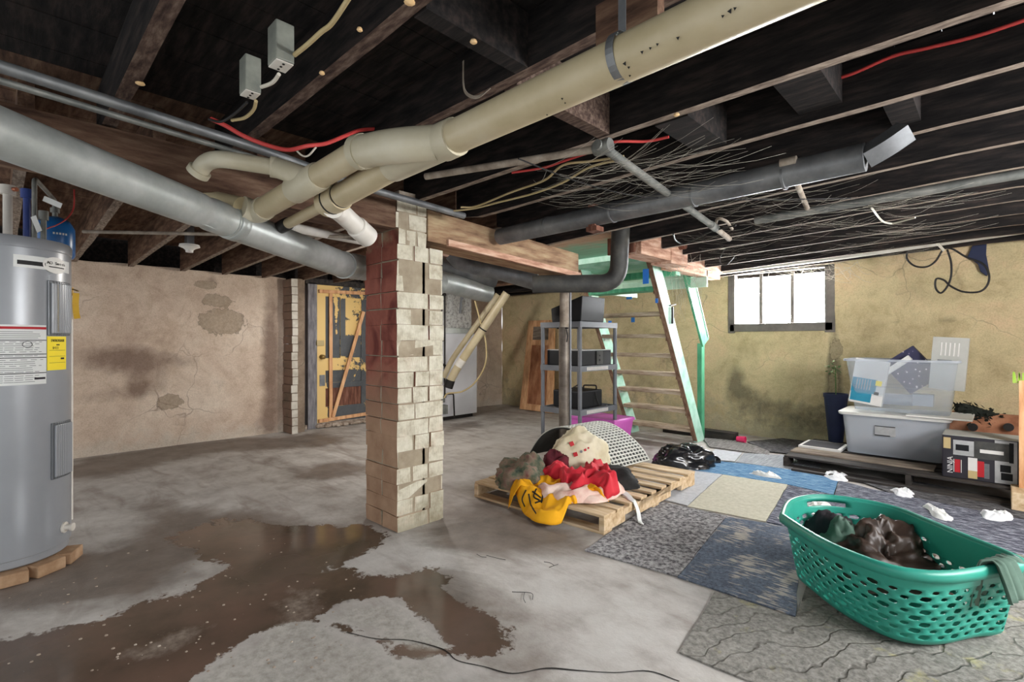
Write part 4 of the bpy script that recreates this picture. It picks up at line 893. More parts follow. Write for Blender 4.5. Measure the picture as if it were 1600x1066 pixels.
# ------------------------------------------------------------------ furnace
r = thing('furnace', (-6.55, 5.0, 0), 'white furnace cabinet with speckled plenum behind the brick pillar', 'furnace')
m = MB(); m.box((-6.95, 4.5, .06), (-6.2, 5.53, 1.37)); m.done('cabinet', 'furnace_white', r, bevel=.01)
m = MB(); m.box((-6.9, 4.55, 0), (-6.25, 5.48, .06)); m.done('base', 'black_iron', r)
m = MB(); m.box((-6.95, 4.6, 1.37), (-6.24, 5.50, 1.46)); m.done('cabinet_top', 'galvanised', r, bevel=.006)
m = MB(); m.box((-6.9, 4.62, 1.46), (-6.26, 5.46, 2.12)); m.done('plenum', 'plenum', r, bevel=.004)
m = MB(); m.box((-6.26, 4.50, 1.40), (-6.18, 4.78, 2.0)).box((-6.22, 4.5, 1.95), (-6.12, 4.82, 2.0)); m.done('dark_vent_box', 'black_iron', r)
m = MB(); m.tube([(-6.17, 4.83, 2.05), (-6.17, 4.83, .40), (-6.14, 4.83, .38)], .012, 10); m.tube(fillet([(-6.17, 4.83, .42), (-6.14, 4.98, .42), (-6.14, 5.0, .04)], .03), .012, 10); m.done('gas_pipe', 'black_iron', r, auto=50)
m = MB(); m.box((-6.2, 4.66, .12), (-6.1, 4.84, .26)).box((-6.2, 4.7, .3), (-6.12, 4.8, .4)).tube([(-6.2, 4.75, 1.28), (-6.14, 4.75, 1.28)], .05, 16); m.done('gas_valve', 'grey_pipe', r, bevel=.004)
m = MB(); m.tube([(-6.2, 4.74, .9), (-6.14, 4.74, .9), (-6.12, 4.82, .86)], .02, 12); m.done('inducer_port', 'black_iron', r, auto=50)
m = MB(); m.tube([PD(722, 458, 8.0), PD(719, 490, 8.0)], .02, 8); m.done('plenum_strap', 'dull_duct', r)
# cream pipes slanting down to it
r = thing('furnace_vent_pipes', tuple(PD(700, 600, 7.3)), 'pair of slanting cream plastic pipes before the white furnace', 'pipe')
def vp(o, nm, mat='pvc'):
    P = [PD(792+o, 458, 7.2), PD(716+o, 572, 7.35), PD(702+o, 598, 7.4)]
    m = MB(); m.tube(fillet(P, .12), .06, 20); m.done(nm, mat, r, auto=50)
vp(0, 'front_pipe')
P = [PD(778, 460, 7.6), PD(706, 562, 7.65), PD(693, 590, 7.65)]; m = MB(); m.tube(fillet(P, .12), .042, 16); m.done('rear_pipe', 'pvc', r, auto=50)
a, b = PD(792, 458, 7.2), PD(716, 572, 7.35); d = (b-a).normalized(); c = a+d*.62
m = MB(); m.tube([c, c+d*.02], .064, 20); m.done('clamp', 'black_cable', r, auto=40); m = MB(); m.tube([b-d*.12, b], .066, 20); m.done('coupling', 'pvc_white', r, auto=40); m = MB(); m.tube([PD(704, 594, 7.4), PD(700, 606, 7.4)], .07, 16); m.done('boot', 'black_iron', r, auto=40)
m = MB(); m.tube(spline([PD(742, 470, 7.3), PD(750, 500, 7.3), PD(759, 535, 7.3), PD(758, 570, 7.3), PD(742, 598, 7.3), PD(722, 612, 7.4), PD(700, 615, 7.4), PD(694, 622, 7.4)], 6), .012, 8)
m.done('electric_cable', 'tan_cable', auto=60, label='thin tan cord looping down beside the furnace', cat='cable')
# ------------------------------------------------------------------ leaning orange panel door
def lean():
    bl = PY(814, 645, 6.62); br = PY(866, 652, 6.62); tl = PY(828, 487, 6.9); tr = PY(868, 492, 6.9)
    bl.z = br.z = .01; tl.z = tr.z = 1.62
    r = thing('leaning_panel_door', tuple((bl+br)/2), 'orange wooden framed panel leaning against the far wall', 'panel')
    def pt(u, v, w=0):
        p = (bl*(1-u)+br*u)*(1-v)+(tl*(1-u)+tr*u)*v; n = (br-bl).cross(tl-bl).normalized(); return p+n*w
    def slab(nm, u0, u1, v0, v1, w0, w1, mat):
        m = MB(); m.hexa([pt(u0, v0, w0), pt(u1, v0, w0), pt(u1, v1, w0), pt(u0, v1, w0)], [pt(u0, v0, w1), pt(u1, v0, w1), pt(u1, v1, w1), pt(u0, v1, w1)]); m.done(nm, mat, r, bevel=.004)
    slab('stile', 0, .2, 0, 1, 0, .04, 'orange_wood'); slab('stile', .8, 1, 0, 1, 0, .04, 'orange_wood')
    for a, b in ((0, .07), (.72, .78), (.93, 1)): slab('rail', .2, .8, a, b, 0, .038, 'orange_wood')
    slab('lower_panel', .18, .82, .06, .73, .008, .022, 'orange_panel'); slab('upper_panel', .18, .82, .77, .94, .008, .022, 'old_plank')
lean()
# ------------------------------------------------------------------ adjustable steel post
r = thing('steel_post', (-2.92, 3.70, 0), 'rusty adjustable steel post holding up the end of the tan beam', 'post')
m = MB(); m.tube([(-2.92, 3.70, .01), (-2.92, 3.70, 1.38)], .052, 24); m.done('lower_tube', 'post_steel', r, auto=40)
m = MB(); m.tube([(-2.92, 3.70, 1.36), (-2.92, 3.70, 1.83)], .044, 24); m.done('upper_tube', 'old_conduit', r, auto=40)
m = MB(); 
d = Vector((.716, -.698, 0))
m.beam(Vector((-2.92, 3.70, .01))+Vector((.055, .02, 0)), Vector((-2.865, 3.72, 1.83)), .02, .012, up=(1, 0, 0)); m.done('side_rail', 'shelf_grey', r)
m = MB(); m.box((-3.0, 3.62, 0), (-2.84, 3.78, .012)); m.box((-3.02, 3.6, 1.825), (-2.82, 3.76, 1.845)); m.done('end_plate', 'post_steel', r)
m = MB(); m.tube([(-2.865, 3.66, 1.36), (-2.85, 3.66, 1.30), (-2.86, 3.66, 1.24)], .006, 8); m.tube([(-2.98, 3.67, 1.37), (-2.85, 3.67, 1.37)], .008, 8); m.done('locking_pin', 'black_iron', r)
# ------------------------------------------------------------------ green stairs
def stairs():
    r = thing('staircase', (-3.15, 5.9, 0), 'steep open wooden stairs with mint green stringers rising to the ceiling', 'stairs')
    yz = lambda z: 6.10-.55*z
    def string(nm, x0, x1):
        m = MB(); w = .2
        m.hexa([(x0, yz(0)-w*.55, 0), (x1, yz(0)-w*.55, 0), (x1, yz(0)+w*.5, 0), (x0, yz(0)+w*.5, 0)], [(x0, yz(2.12)-w*.55, 2.12), (x1, yz(2.12)-w*.55, 2.12), (x1, yz(2.12)+w*.5, 2.12), (x0, yz(2.12)+w*.5, 2.12)])
        o = m.done(nm, ['mint'], r, bevel=.004)
        m = MB(); m.beam(Vector(((x0+x1)/2, yz(.02)-w*.55-.004, .02)), Vector(((x0+x1)/2, yz(2.11)-w*.55-.004, 2.11)), x1-x0+.004, .008, up=(0, -1, 0)); m.done('bare_edge', 'stringer_edge', o)
        return o
    string('stringer', -3.62, -3.57); string('stringer', -2.70, -2.65)
    random.seed(5)
    zs = [.15, .40, .63, .855, 1.08, 1.31, 1.56, 1.83]
    for i, z in enumerate(zs):
        m = MB(); y = yz(z); m.box((-3.575+random.uniform(0, .006), y-.105, z-.024), (-2.695, y+.105, z+.022)); o = m.done('tread', ['tread_wood'] if i < 7 else ['green_deep'], r, bevel=.004)
        m = MB(); m.box((-3.57, y-.07, z-.06), (-3.545, y+.08, z-.018)); m.done('cleat', 'mint_pale', r)
        m = MB(); m.box((-2.725, y-.07, z-.06), (-2.70, y+.08, z-.018)); m.done('cleat', 'stringer_edge', r)
    # rail: vertical post and slanting board
    P0 = F(1092, 688, 0); x, y = -2.745, 6.30
    m = MB(); m.box((x-.03, y-.045, 0), (x+.03, y+.045, 1.22)); m.done('rail_post', 'green_deep', r, bevel=.004)
    a = PX(1099, 530, x+.03); b = PX(1068, 404, x+.03)
    m = MB(); m.beam(a+Vector((0, .05, -.05)), b, .03, .2, up=(0, .6, 1)); m.done('rail_board', 'green_deep', r, bevel=.004)
    m = MB(); m.beam(a+Vector((0, .11, .02)), b+Vector((.0, .10, .06)), .05, .012, up=(0, .6, 1)); m.done('rail_cap', 'mint_pale', r)
    # strips of blue painter's tape
    for px, py, X, w, h in ((1009, 432, -2.72, .07, .16), (1026, 470, -2.64, .03, .05), (989, 500, None, .05, .06), (953, 505, None, .05, .06), (983, 466, None, .08, .03)):
        p = PX(px, py, X) if X else PY(px, py, 5.52)
        m = MB(); m.box(p-Vector((w/2, .002, h/2)), p+Vector((w/2, .002, h/2))); m.done('blue_tape', 'blue_tape', r)
    p = PX(1049, 492, -2.645); m = MB(); m.beam(p+Vector((.01, .01, .09)), p+Vector((.01, .01, -.10)), .02, .02, up=(1, 0, 0)); m.beam(p+Vector((.01, -.05, .10)), p+Vector((.01, .08, .12)), .02, .012); m.done('door_hook', 'black_iron', r)
stairs()
# stairwell boards above
r = thing('stairwell_lining', (-3.2, 4.8, 1.85), 'mint painted boards lining the stair opening in the ceiling', 'boards')
m = MB(); m.box((-3.72, 4.15, 1.86), (-3.66, 6.3, 2.42)); m.done('side_board', 'mint_pale', r)
m = MB(); m.beam((-3.64, 4.02, 2.18), (-3.64, 4.25, 1.82), .05, .10, up=(0, .8, .6)); m.done('brown_trim_post', 'stringer_edge', r)
MT['soffit'] = None
t = NT('soffit'); v = t.map((1, 1, 1)); sy = t.n('SeparateXYZ'); t.l(t.tc.outputs['Object'], sy.inputs[0])
g = t.math('ADD', t.math('MULTIPLY', sy.outputs[1], .9), t.math('MULTIPLY', t.math('SUBTRACT', t.noise(2.5), .5), .8))
t.set(base=t.ramp(t.math('ADD', g, .5), [(.30, S(206, 168, 138)), (.52, S(158, 206, 176))]), rough=.6); MT['soffit'] = t.m
m = MB()
for k in range(9):
    y = 3.66+k*.12; m.box((-3.72, y, 2.205+.0*k), (-2.5, y+.114, 2.23))
m.done('soffit_planks', 'soffit', r)
m = MB()
for k in range(4): m.box((-3.66, 5.9, 1.9+k*.13), (-2.5, 5.93, 2.025+k*.13))
m.done('end_boards', 'mint_pale', r)
m = MB(); m.box((-3.66, 5.2, 1.98), (-2.55, 5.32, 2.05)); m.done('cross_ledge', 'green_deep', r, bevel=.004)
m = MB(); m.box((-3.66, 4.72, 2.10), (-2.55, 5.9, 2.14)); m.done('upper_landing_board', 'mint', r)
m = MB(); m.box((-2.62, 5.0, 2.02), (-2.5, 6.3, 2.12)); m.box((-2.5, 4.9, 2.1), (-2.47, 6.3, 2.395)); m.done('right_trim', 'pink_wood', r)
r = thing('trimmer_timber', (-2.4, 4.3, 2.03), 'thick pinkish timber block hanging at the head of the stairs', 'beam')
m = MB(); m.box((-2.50, 3.99, 2.03), (-2.28, 4.55, 2.39)); m.done('timber_block', 'pink_wood', r, bevel=.006)
m = MB(); m.box((-2.50, 4.56, 2.01), (-2.28, 4.92, 2.39)); m.done('timber_block', 'pink_wood', r, bevel=.006)
m = MB(); m.box((-2.62, 3.965, 2.05), (-2.34, 3.99, 2.39)); m.done('dark_end_board', 'dark_red_wood', r, bevel=.003)
m = MB(); m.tube([(-2.28, 4.62, 2.22), (-2.20, 4.62, 2.22)], .05, 16); m.tube([(-2.28, 4.74, 2.2), (-2.22, 4.74, 2.2)], .04, 16); m.done('pipe_cap', 'dark_red_wood', r, auto=40)
# ------------------------------------------------------------------ shelf unit with its load
SX0, SX1, SY0, SY1 = -3.72, -3.2, 4.32, 5.0
r = thing('shelf_unit', ((SX0+SX1)/2, (SY0+SY1)/2, 0), 'grey plastic shelf unit of three open levels beside the stairs', 'shelf')
for x in (SX0, SX1):
    for y in (SY0, SY1):
        m = MB(); m.tube([(x, y, 0), (x, y, 1.46)], .022, 12); m.done('leg', 'shelf_grey', r, auto=40)
for z in (.50, .97, 1.45):
    m = MB(); m.box((SX0-.02, SY0-.02, z-.05), (SX1+.02, SY0+.01, z+.01)).box((SX0-.02, SY1-.01, z-.05), (SX1+.02, SY1+.02, z+.01)).box((SX0-.02, SY0, z-.05), (SX0+.01, SY1, z+.01)).box((SX1-.01, SY0, z-.05), (SX1+.02, SY1, z+.01))
    for k in range(14): y = SY0+.02+k*(SY1-SY0-.04)/13; m.box((SX0, y-.008, z-.025), (SX1, y+.008, z))
    for k in range(4): x = SX0+.1+k*.11; m.box((x-.01, SY0, z-.02), (x+.01, SY1, z))
    m.done('shelf', 'shelf_grey', r)
    if z < 1.2:
        m = MB()
        for k in range(16): y = SY0+.1+k*.026; m.box((SX1+.0205, y, z-.04), (SX1+.023, y+.012, z-.002))
        m.done('slotted_edge', 'white_plastic', r)
r = thing('speaker', (-3.45, 4.6, 1.46), 'black angular loudspeaker cabinet on top of the shelf unit', 'speaker')
m = MB(); a = -3.62; m.hexa([(a, 4.36, 1.462), (a+.4, 4.36, 1.462), (a+.4, 4.8, 1.462), (a, 4.8, 1.462)], [(a-.05, 4.40, 1.62), (a+.42, 4.36, 1.74), (a+.42, 4.8, 1.74), (a-.05, 4.8, 1.62)]); m.done('cabinet', 'black_plastic', r, bevel=.01)
m = MB(); m.lathe([(.0, -.012), (.03, -.01), (.035, -.02), (.06, -.014), (.07, -.002), (.07, .0)], (a+.2, 4.375, 1.58), 24, axis='y'); m.done('driver_cone', 'dark_duct', r, smooth=True)
r = thing('stereo', (-3.46, 4.62, .99), 'black box stereo or microwave with a pale top on the middle shelf', 'appliance')
m = MB(); m.box((-3.69, 4.36, .982), (-3.20, 4.92, 1.145)); m.done('casing', 'black_plastic', r, bevel=.006)
m = MB(); m.box((-3.69, 4.36, 1.146), (-3.20, 4.92, 1.155)); m.done('top_cover', 'silver_print', r)
m = MB(); m.box((-3.198, 4.62, .99), (-3.19, 4.74, 1.14)); m.lathe([(0, 0), (.012, 0), (.012, .012), (0, .012)], (-3.19, 4.68, 1.09), 12, axis='x'); m.lathe([(0, 0), (.012, 0), (.012, .012), (0, .012)], (-3.19, 4.68, 1.04), 12, axis='x'); m.done('control_panel', 'dark_duct', r)
r = thing('tool_case', (-3.45, 4.6, .51), 'black boxy case with handles and cords on the lowest shelf', 'case')
m = MB(); m.box((-3.62, 4.38, .512), (-3.24, 4.80, .70)); m.done('case_body', 'black_plastic', r, bevel=.012)
m = MB(); m.tube(fillet([(-3.4, 4.66, .70), (-3.4, 4.66, .745), (-3.28, 4.74, .745), (-3.28, 4.74, .70)], .02), .009, 8); m.tube(spline([(-3.5, 4.4, .71), (-3.45, 4.45, .75), (-3.4, 4.42, .72), (-3.35, 4.5, .76), (-3.3, 4.52, .72)], 5), .007, 6); m.done('handle', 'black_iron', r, auto=40)
m = MB(); m.tube(spline([(-3.24, 4.66, .68), (-3.22, 4.66, .60), (-3.22, 4.70, .53), (-3.26, 4.74, .515)], 5), .006, 6); m.done('cord', 'black_cable', r)
# pink tote on the floor behind
r = thing('storage_tote', (-3.45, 5.4, 0), 'magenta plastic tote on the floor behind the shelf unit', 'tote')
m = MB(); q = [(-3.80, 4.92), (-3.16, 4.92), (-3.16, 5.35), (-3.80, 5.35)]; s = .93
rg = lambda k, z: [((x+3.48)*k-3.48, (y-5.13)*k+5.13, z) for x, y in q]
m = MB(); m.loft([rg(.84, .01), rg(.98, .30)]); m.q(*rg(.84, .012)); m.done('tub', 'pink_plastic', r, solid=.006)
m = MB(); m.loft([rg(.98, .30), rg(1.03, .30), rg(1.03, .32), rg(.99, .335)]); m.q(*rg(.99, .33)); m.done('lid', 'pink_plastic', r, solid=.004)
# things under the stairs
m = MB(); m.beam(PY(1000, 672, 6.6), PY(1135, 672, 6.7), .02, .06); m.done('floor_plank', 'black_board', label='dark plank lying along the wall base behind the stairs', cat='board') if False else None
m = MB(); m.box((-3.3, 6.35, 0), (-2.35, 6.5, .1)); m.done('floor_plank', 'black_board', label='dark plank lying on edge behind the foot of the stairs', cat='board')
m = MB(); m.box((-3.55, 5.6, 0), (-3.42, 5.72, .12)); m.done('wood_block', 'old_plank', label='short wood block under the lowest stair tread', cat='wood block')
# ------------------------------------------------------------------ pink cup
c = F(1158, 688, .035); c.z = .045; m = MB(); m.lathe([(0, -.05), (.033, -.05), (.043, .05), (.040, .05), (.030, -.046), (0, -.046)], Vector(c), 24, axis='x'); m.done('cup', 'pink_cup', auto=40, label='bright pink plastic cup lying on its side by the window wall', cat='cup')
# ------------------------------------------------------------------ carpet tiles
def carpet(name, c):
    t = NT(name); c(t); MT[name] = t.m
def _speck(a, b, sc=60):
    def f(t):
        n = t.noise(sc, 6, .75); m = t.noise(3, 4, .6); t.set(base=t.mix(t.math('MULTIPLY', m, .4), t.ramp(n, [(.4, a), (.6, b)]), a), rough=1, spec=.05); t.bump(n, .5, .006)
    return f
carpet('carpet_grey_speckle', _speck(S(78, 76, 79), S(190, 188, 188), 38))
def _ikat(dark, light, rot):
    def f(t):
        v = t.map((4, 26, 1), rot=(0, 0, rot)); n = t.noise(2.2, 4, .6, v); g = t.noise(3.4, 3, .5, t.map((1.6, .7, 1), rot=(0, 0, rot))); w = t.noise(60, 5, .7)
        k = t.ramp(t.math('ADD', t.math('MULTIPLY', n, .55), t.math('MULTIPLY', g, .55)), [(.59, 0), (.63, 1)])
        b = t.ramp(w, [(.35, dark), (.65, tuple(min(1, x*2.3) for x in dark))]); t.set(base=t.mix(k, b, light), rough=1, spec=.05); t.bump(t.math('ADD', w, k), .4, .005)
    return f
carpet('carpet_blue_ikat', _ikat(S(78, 85, 96), S(176, 170, 162), 0))
def _streak(a, b, c, rot=0, sc=(3, 40, 1)):
    def f(t):
        n = t.noise(2.4, 7, .7, t.map(sc, rot=(0, 0, rot))); t.set(base=t.ramp(n, [(.36, a), (.5, b), (.64, c)]), rough=1, spec=.05); t.bump(n, .4, .005)
    return f
carpet('carpet_blue', _streak(S(50, 88, 122), S(92, 130, 164), S(156, 184, 204), 0, (4, 30, 1)))
carpet('carpet_navy_streak', _streak(S(50, 52, 62), S(84, 86, 98), S(186, 188, 198), .1, (5, 34, 1)))
carpet('carpet_dark_streak', _streak(S(44, 44, 48), S(74, 72, 74), S(150, 150, 152), .1, (5, 34, 1)))
carpet('carpet_cream', _speck(S(182, 178, 160), S(202, 198, 182), 30))
carpet('carpet_pale', _speck(S(176, 178, 182), S(196, 198, 202), 30))
carpet('carpet_ribbed', _streak(S(120, 122, 126), S(154, 156, 160), S(178, 180, 184), 0, (60, 2, 1)))
carpet('carpet_brown_grid', _streak(S(92, 88, 88), S(128, 124, 122), S(160, 156, 156), 0, (34, 3, 1)))
def _rug(t):
    wv = t.noise(3.0, 5, .6, t.map((1, 1, 1), rot=(0, 0, .6)), 2.0); li = t.n('TexWave'); li.inputs['Scale'].default_value = 3.2; li.inputs['Distortion'].default_value = 9; li.inputs['Detail'].default_value = 3; li.inputs['Detail Scale'].default_value = 1.1
    t.l(t.map((1, 1, 1), rot=(0, 0, .5)), li.inputs[0]); ln = t.ramp(li.outputs['Fac'], [(.0, 1), (.06, 0)])
    n = t.noise(50, 5, .7); b = t.ramp(n, [(.35, S(112, 110, 105)), (.65, S(158, 155, 148))]); b = t.mix(t.math('MULTIPLY', ln, .38), b, S(80, 77, 72))
    yl = t.ramp(t.noise(4.5, 6, .7), [(.58, 0), (.68, 1)]); b = t.mix(t.math('MULTIPLY', yl, .5), b, S(186, 180, 120)); t.set(base=b, rough=1, spec=.05); t.bump(t.math('SUBTRACT', n, ln), .6, .008)
carpet('carpet_leaf', _rug)
_ci = [0]
def tile(px, mat, label, z=.008, th=.007, jit=.004):
    _ci[0] += 1; z = .007+.0007*_ci[0]
    P = [F(a, b, 0) for a, b in px]; m = MB(); random.seed(hash(px[0]) % 1000 if False else int(px[0][0]))
    out = []
    for i in range(len(P)):
        a, b = P[i], P[(i+1) % len(P)]; n = max(1, int((b-a).length/.12))
        for k in range(n):
            p = a+(b-a)*(k/n); out.append(p+Vector((random.uniform(-jit, jit), random.uniform(-jit, jit), 0)))
    ar = sum(out[i].x*out[(i+1) % len(out)].y-out[(i+1) % len(out)].x*out[i].y for i in range(len(out)))
    if ar < 0: out.reverse()
    m.hexa([Vector((p.x, p.y, z-th)) for p in out], [Vector((p.x, p.y, z)) for p in out])
    return m.done('carpet_tile', mat, label=label, cat='carpet tile')
tile([(1117, 926), (1243, 968), (1265, 905), (1420, 868), (1600, 838), (1700, 850), (1750, 1100), (1300, 1180), (1190, 1075), (1062, 1022)], 'carpet_leaf', 'large grey rug with carved leaf lines beneath the green laundry basket', z=.008)
tile([(914, 862), (1025, 783), (1135, 808), (1059, 903)], 'carpet_grey_speckle', 'grey speckled carpet tile right of the pallet front corner', z=.010)
tile([(1135, 809), (1252, 829), (1243, 965), (1060, 904)], 'carpet_blue_ikat', 'slate blue carpet tile with cream brush marks left of the basket', z=.012)
tile([(1129, 743), (1231, 759), (1197, 817), (1075, 793)], 'carpet_cream', 'cream carpet tile between the blue strip and the speckled tile', z=.008)
tile([(1068, 734), (1128, 743), (1074, 792), (1022, 779)], 'carpet_pale', 'pale grey carpet tile touching the right corner of the pallet', z=.008)
tile([(1120, 722), (1190, 729), (1285, 742), (1310, 752), (1303, 775), (1232, 759), (1129, 743), (1084, 737)], 'carpet_blue', 'bright blue carpet strip running across behind the cream tile', z=.009)
tile([(1232, 760), (1303, 776), (1420, 800), (1420, 870), (1255, 830), (1198, 818)], 'carpet_navy_streak', 'dark blue streaked carpet tile behind the left rim of the basket', z=.009)
tile([(1311, 753), (1360, 766), (1600, 815), (1640, 850), (1600, 870), (1420, 838), (1304, 777)], 'carpet_navy_streak', 'blue and white streaked carpet tile right of the blue strip', z=.008)
tile([(1322, 745), (1440, 756), (1660, 800), (1660, 850), (1600, 815), (1390, 772)], 'carpet_dark_streak', 'dark charcoal streaked carpet before the dark pallet', z=.0095)
tile([(1118, 704), (1160, 709), (1148, 723), (1100, 718)], 'carpet_pale', 'small white carpet piece beside the black trash bag', z=.009)
tile([(1163, 710), (1284, 716), (1280, 742), (1150, 724)], 'carpet_ribbed', 'light ribbed grey carpet tile left of the dark pallet', z=.008)
tile([(1098, 686), (1150, 690), (1203, 704), (1202, 713), (1108, 700)], 'carpet_brown_grid', 'brown grey carpet tile at the foot of the stairs', z=.008)
tile([(1166, 692), (1230, 686), (1310, 694), (1290, 716), (1204, 708)], 'carpet_dark_streak', 'dark carpet tile against the wall below the window', z=.008)
# ------------------------------------------------------------------ pallet
def pallet(name, P, W, L, h, mat, label, ang, nb=8, gapseed=1, mat2=None, wide=True):
    """P near corner; W along u (towards -X), L along v (+Y)"""
    u = Vector((-math.cos(ang), -math.sin(ang), 0)); v = Vector((-math.sin(ang), math.cos(ang), 0))*1
    P = Vector(P); r = thing(name, tuple(P+u*W/2+v*L/2), label, 'pallet'); random.seed(gapseed)
    def bx(nm, a0, a1, b0, b1, z0, z1, mt=mat):
        c = [P+u*a+v*b for a, b in ((a0, b0), (a0, b1), (a1, b1), (a1, b0))]
        m = MB(); m.hexa([Vector((q.x, q.y, z0)) for q in c], [Vector((q.x, q.y, z1)) for q in c]); m.done(nm, mt, r, bevel=.003)
    for k, b in enumerate((0, W/2-.02, W-.04)):     # notched stringers along v
        z1 = h-.018
        a0, a1 = b, b+.04
        bx('stringer', a0, a1, 0, .24*L/1.3, .018, z1); bx('stringer', a0, a1, .42*L/1.3, .88*L/1.3, .018, z1); bx('stringer', a0, a1, 1.06*L/1.3, L, .018, z1); bx('stringer', a0, a1, .24*L/1.3, 1.06*L/1.3, z1-.045, z1)
    y = 0
    for k in range(nb):
        w = .14 if k in (0, nb-1) else .085; b0 = k*(L-.14)/(nb-1); bx('deck_board', 0, W+random.uniform(-.01, .01), b0, b0+w+random.uniform(-.01, .01), h-.018, h, mat2 or mat)
    for b0 in (0, L/2-.05, L-.1): bx('bottom_board', 0, W, b0, b0+.1, 0, .018)
    return r
NC = F(944, 837)
pallet('wooden_pallet', NC, 1.2, 1.48, .125, 'pale_wood_x', 'pale wooden pallet holding a heap of clothes and a folded mat', R(2.5)+.0, 9)
PH = .126
# ------------------------------------------------------------------ heaps and cloths
def heap(name, c, rx, ry, rz, mat, label, cat, seed, amp=.35, freq=3.2, ang=0, parent=None, n=40, fold=1.0, sharp=False):
    m = MB(); nv = n//2; c = Vector(c); ca, sa = math.cos(ang), math.sin(ang)
    for j in range(nv+1):
        ph = PI*.5*(1-j/nv)
        for i in range(n):
            th = 2*PI*i/n; d = Vector((math.cos(th)*math.cos(ph), math.sin(th)*math.cos(ph), math.sin(ph)))
            nn = N(d*freq, 1, seed); rr = 1+amp*N(d*1.4, 1, seed+9)+amp*.55*(1-2*abs(nn))*fold*.5+amp*.3*(1-2*abs(N(d*freq*2.2, 1, seed+3)))*.5
            x, y, z = d.x*rx*rr, d.y*ry*rr, max(0, d.z*rz*rr)
            if j == nv: z = 0
            m.v.append(c+Vector((x*ca-y*sa, x*sa+y*ca, z)))
    for j in range(nv):
        for i in range(n):
            a, b = j*n+i, j*n+(i+1) % n
            m.f.append((a, a+n, b+n, b)); m.mi.append(0)
    m.f.append(tuple(nv*n+i for i in range(n))); m.mi.append(0)
    return m.done(name, mat, parent, smooth=not sharp, weld=True, label=label, cat=cat)
def onpal(px, py, z=PH): return F(px, py, z)
def h_support(x, y):
    p = Vector((x, y, 0))-NC; ang = R(2.5); u = Vector((-math.cos(ang), -math.sin(ang), 0)); v = Vector((-math.sin(ang), math.cos(ang), 0))
    a, b = p.dot(u), p.dot(v); d = min(a, 1.2-a, b, 1.48-b)
    return PH if d > 0 else max(.012, PH-(-d)*1.6)
def cloth(name, poly, mat, label, cat, seed, amp=.05, freq=4, base=.0, st=.014, dirn=(1, .4), zf=h_support, parent=None, solid=.003, bulge=0):
    n = len(poly); cx = sum(p[0] for p in poly)/n; cy = sum(p[1] for p in poly)/n; m = MB()
    B = spline([Vector((p[0], p[1], 0)) for p in poly]+[Vector((poly[0][0], poly[0][1], 0))], 10)[:-1]; B = [b*.55+(B[k-1]+B[(k+1) % len(B)])*.225 for k, b in enumerate(B)]
    nb = len(B); size = max((b-Vector((cx, cy, 0))).length for b in B); nr = max(6, int(size/st*1.0))
    for i in range(nr+1):
        t_ = i/nr
        for k in range(nb):
            x = cx+(B[k].x-cx)*t_; y = cy+(B[k].y-cy)*t_; e = (1-t_)*size
            q = Vector((x*dirn[0]+y*dirn[1], -x*dirn[1]+y*dirn[0], 0)); wx = N((x*5, y*5, 0), 1, seed+2)*.5
            f = (1-2.4*abs(N((q.x*freq+wx, q.y*freq*.45, 0), 1, seed)))*.6+(1-2*abs(N((x*freq*2.1, y*freq*1.5+wx, 0), 1, seed+5)))*.28
            kk = max(0, min(1, (e+.012)/.07)); wv = .022*N((x*9, y*9, 0), 1, seed)
            m.v.append(Vector((x+wv, y+wv*.6, zf(x, y)+base*(.2+.8*kk)+max(0, amp*(.3+f)*kk)+bulge*min(1, max(0, e)/.12))))
    for i in range(nr):
        for k in range(nb):
            a, b = i*nb+k, i*nb+(k+1) % nb; m.f.append((a, a+nb, b+nb, b)); m.mi.append(0)
    return m.done(name, mat, parent, smooth=True, solid=solid, weld=True, label=label, cat=cat)
PP = lambda z, *pp: [tuple(F(a, b, z))[:2] for a, b in pp]
heap('clothes_bundle', onpal(822, 757), .23, .19, .19, 'green_cloth', 'bundle of faded green and brown clothes on the left of the pallet', 'clothes', 3, .5, 3.4)
heap('maroon_shirt', onpal(868, 745), .12, .13, .2, 'maroon_cloth', 'dark maroon cloth bunched between the green bundle and cream bag', 'clothes', 12, .5, 3)
heap('black_garment', onpal(950, 756), .24, .17, .13, 'black_cloth', 'black cloth heap under the curled white grid mat', 'clothes', 22, .4, 2.6, ang=.9)
cloth('cream_shirt', PP(PH, (830, 764), (880, 742), (940, 742), (975, 762), (960, 782), (900, 790), (850, 782)), 'rose_cloth', 'pale rose crumpled shirt lying under the red cloth', 'clothes', 31, .09, 5)
ye = PP(.13, (793, 772), (815, 758), (850, 750), (872, 760), (884, 778), (915, 785), (945, 780), (950, 786))+PP(.03, (918, 800), (902, 812), (893, 812), (870, 820), (838, 817), (826, 808), (812, 795), (800, 785))
yc = cloth('yellow_shirt', ye, 'yellow_cloth', 'bright yellow shirt with black lettering hanging over the pallet edge', 'clothes', 41, .085, 5.5, base=.006, dirn=(.8, .6), bulge=.008)
cloth('red_shirt', PP(PH, (868, 762), (900, 768), (915, 756), (940, 748), (965, 762), (968, 778), (950, 786), (925, 778), (900, 782), (878, 778)), 'red_cloth', 'red shirt crumpled on the pallet beside the yellow shirt', 'clothes', 51, .12, 7, base=.05)
cloth('peach_cloth', PP(PH, (886, 778), (902, 771), (930, 775), (950, 779), (952, 786), (926, 791), (902, 787)), 'rose_cloth', 'white and peach cloth folded over the yellow shirt', 'clothes', 61, .03, 7, base=.035)
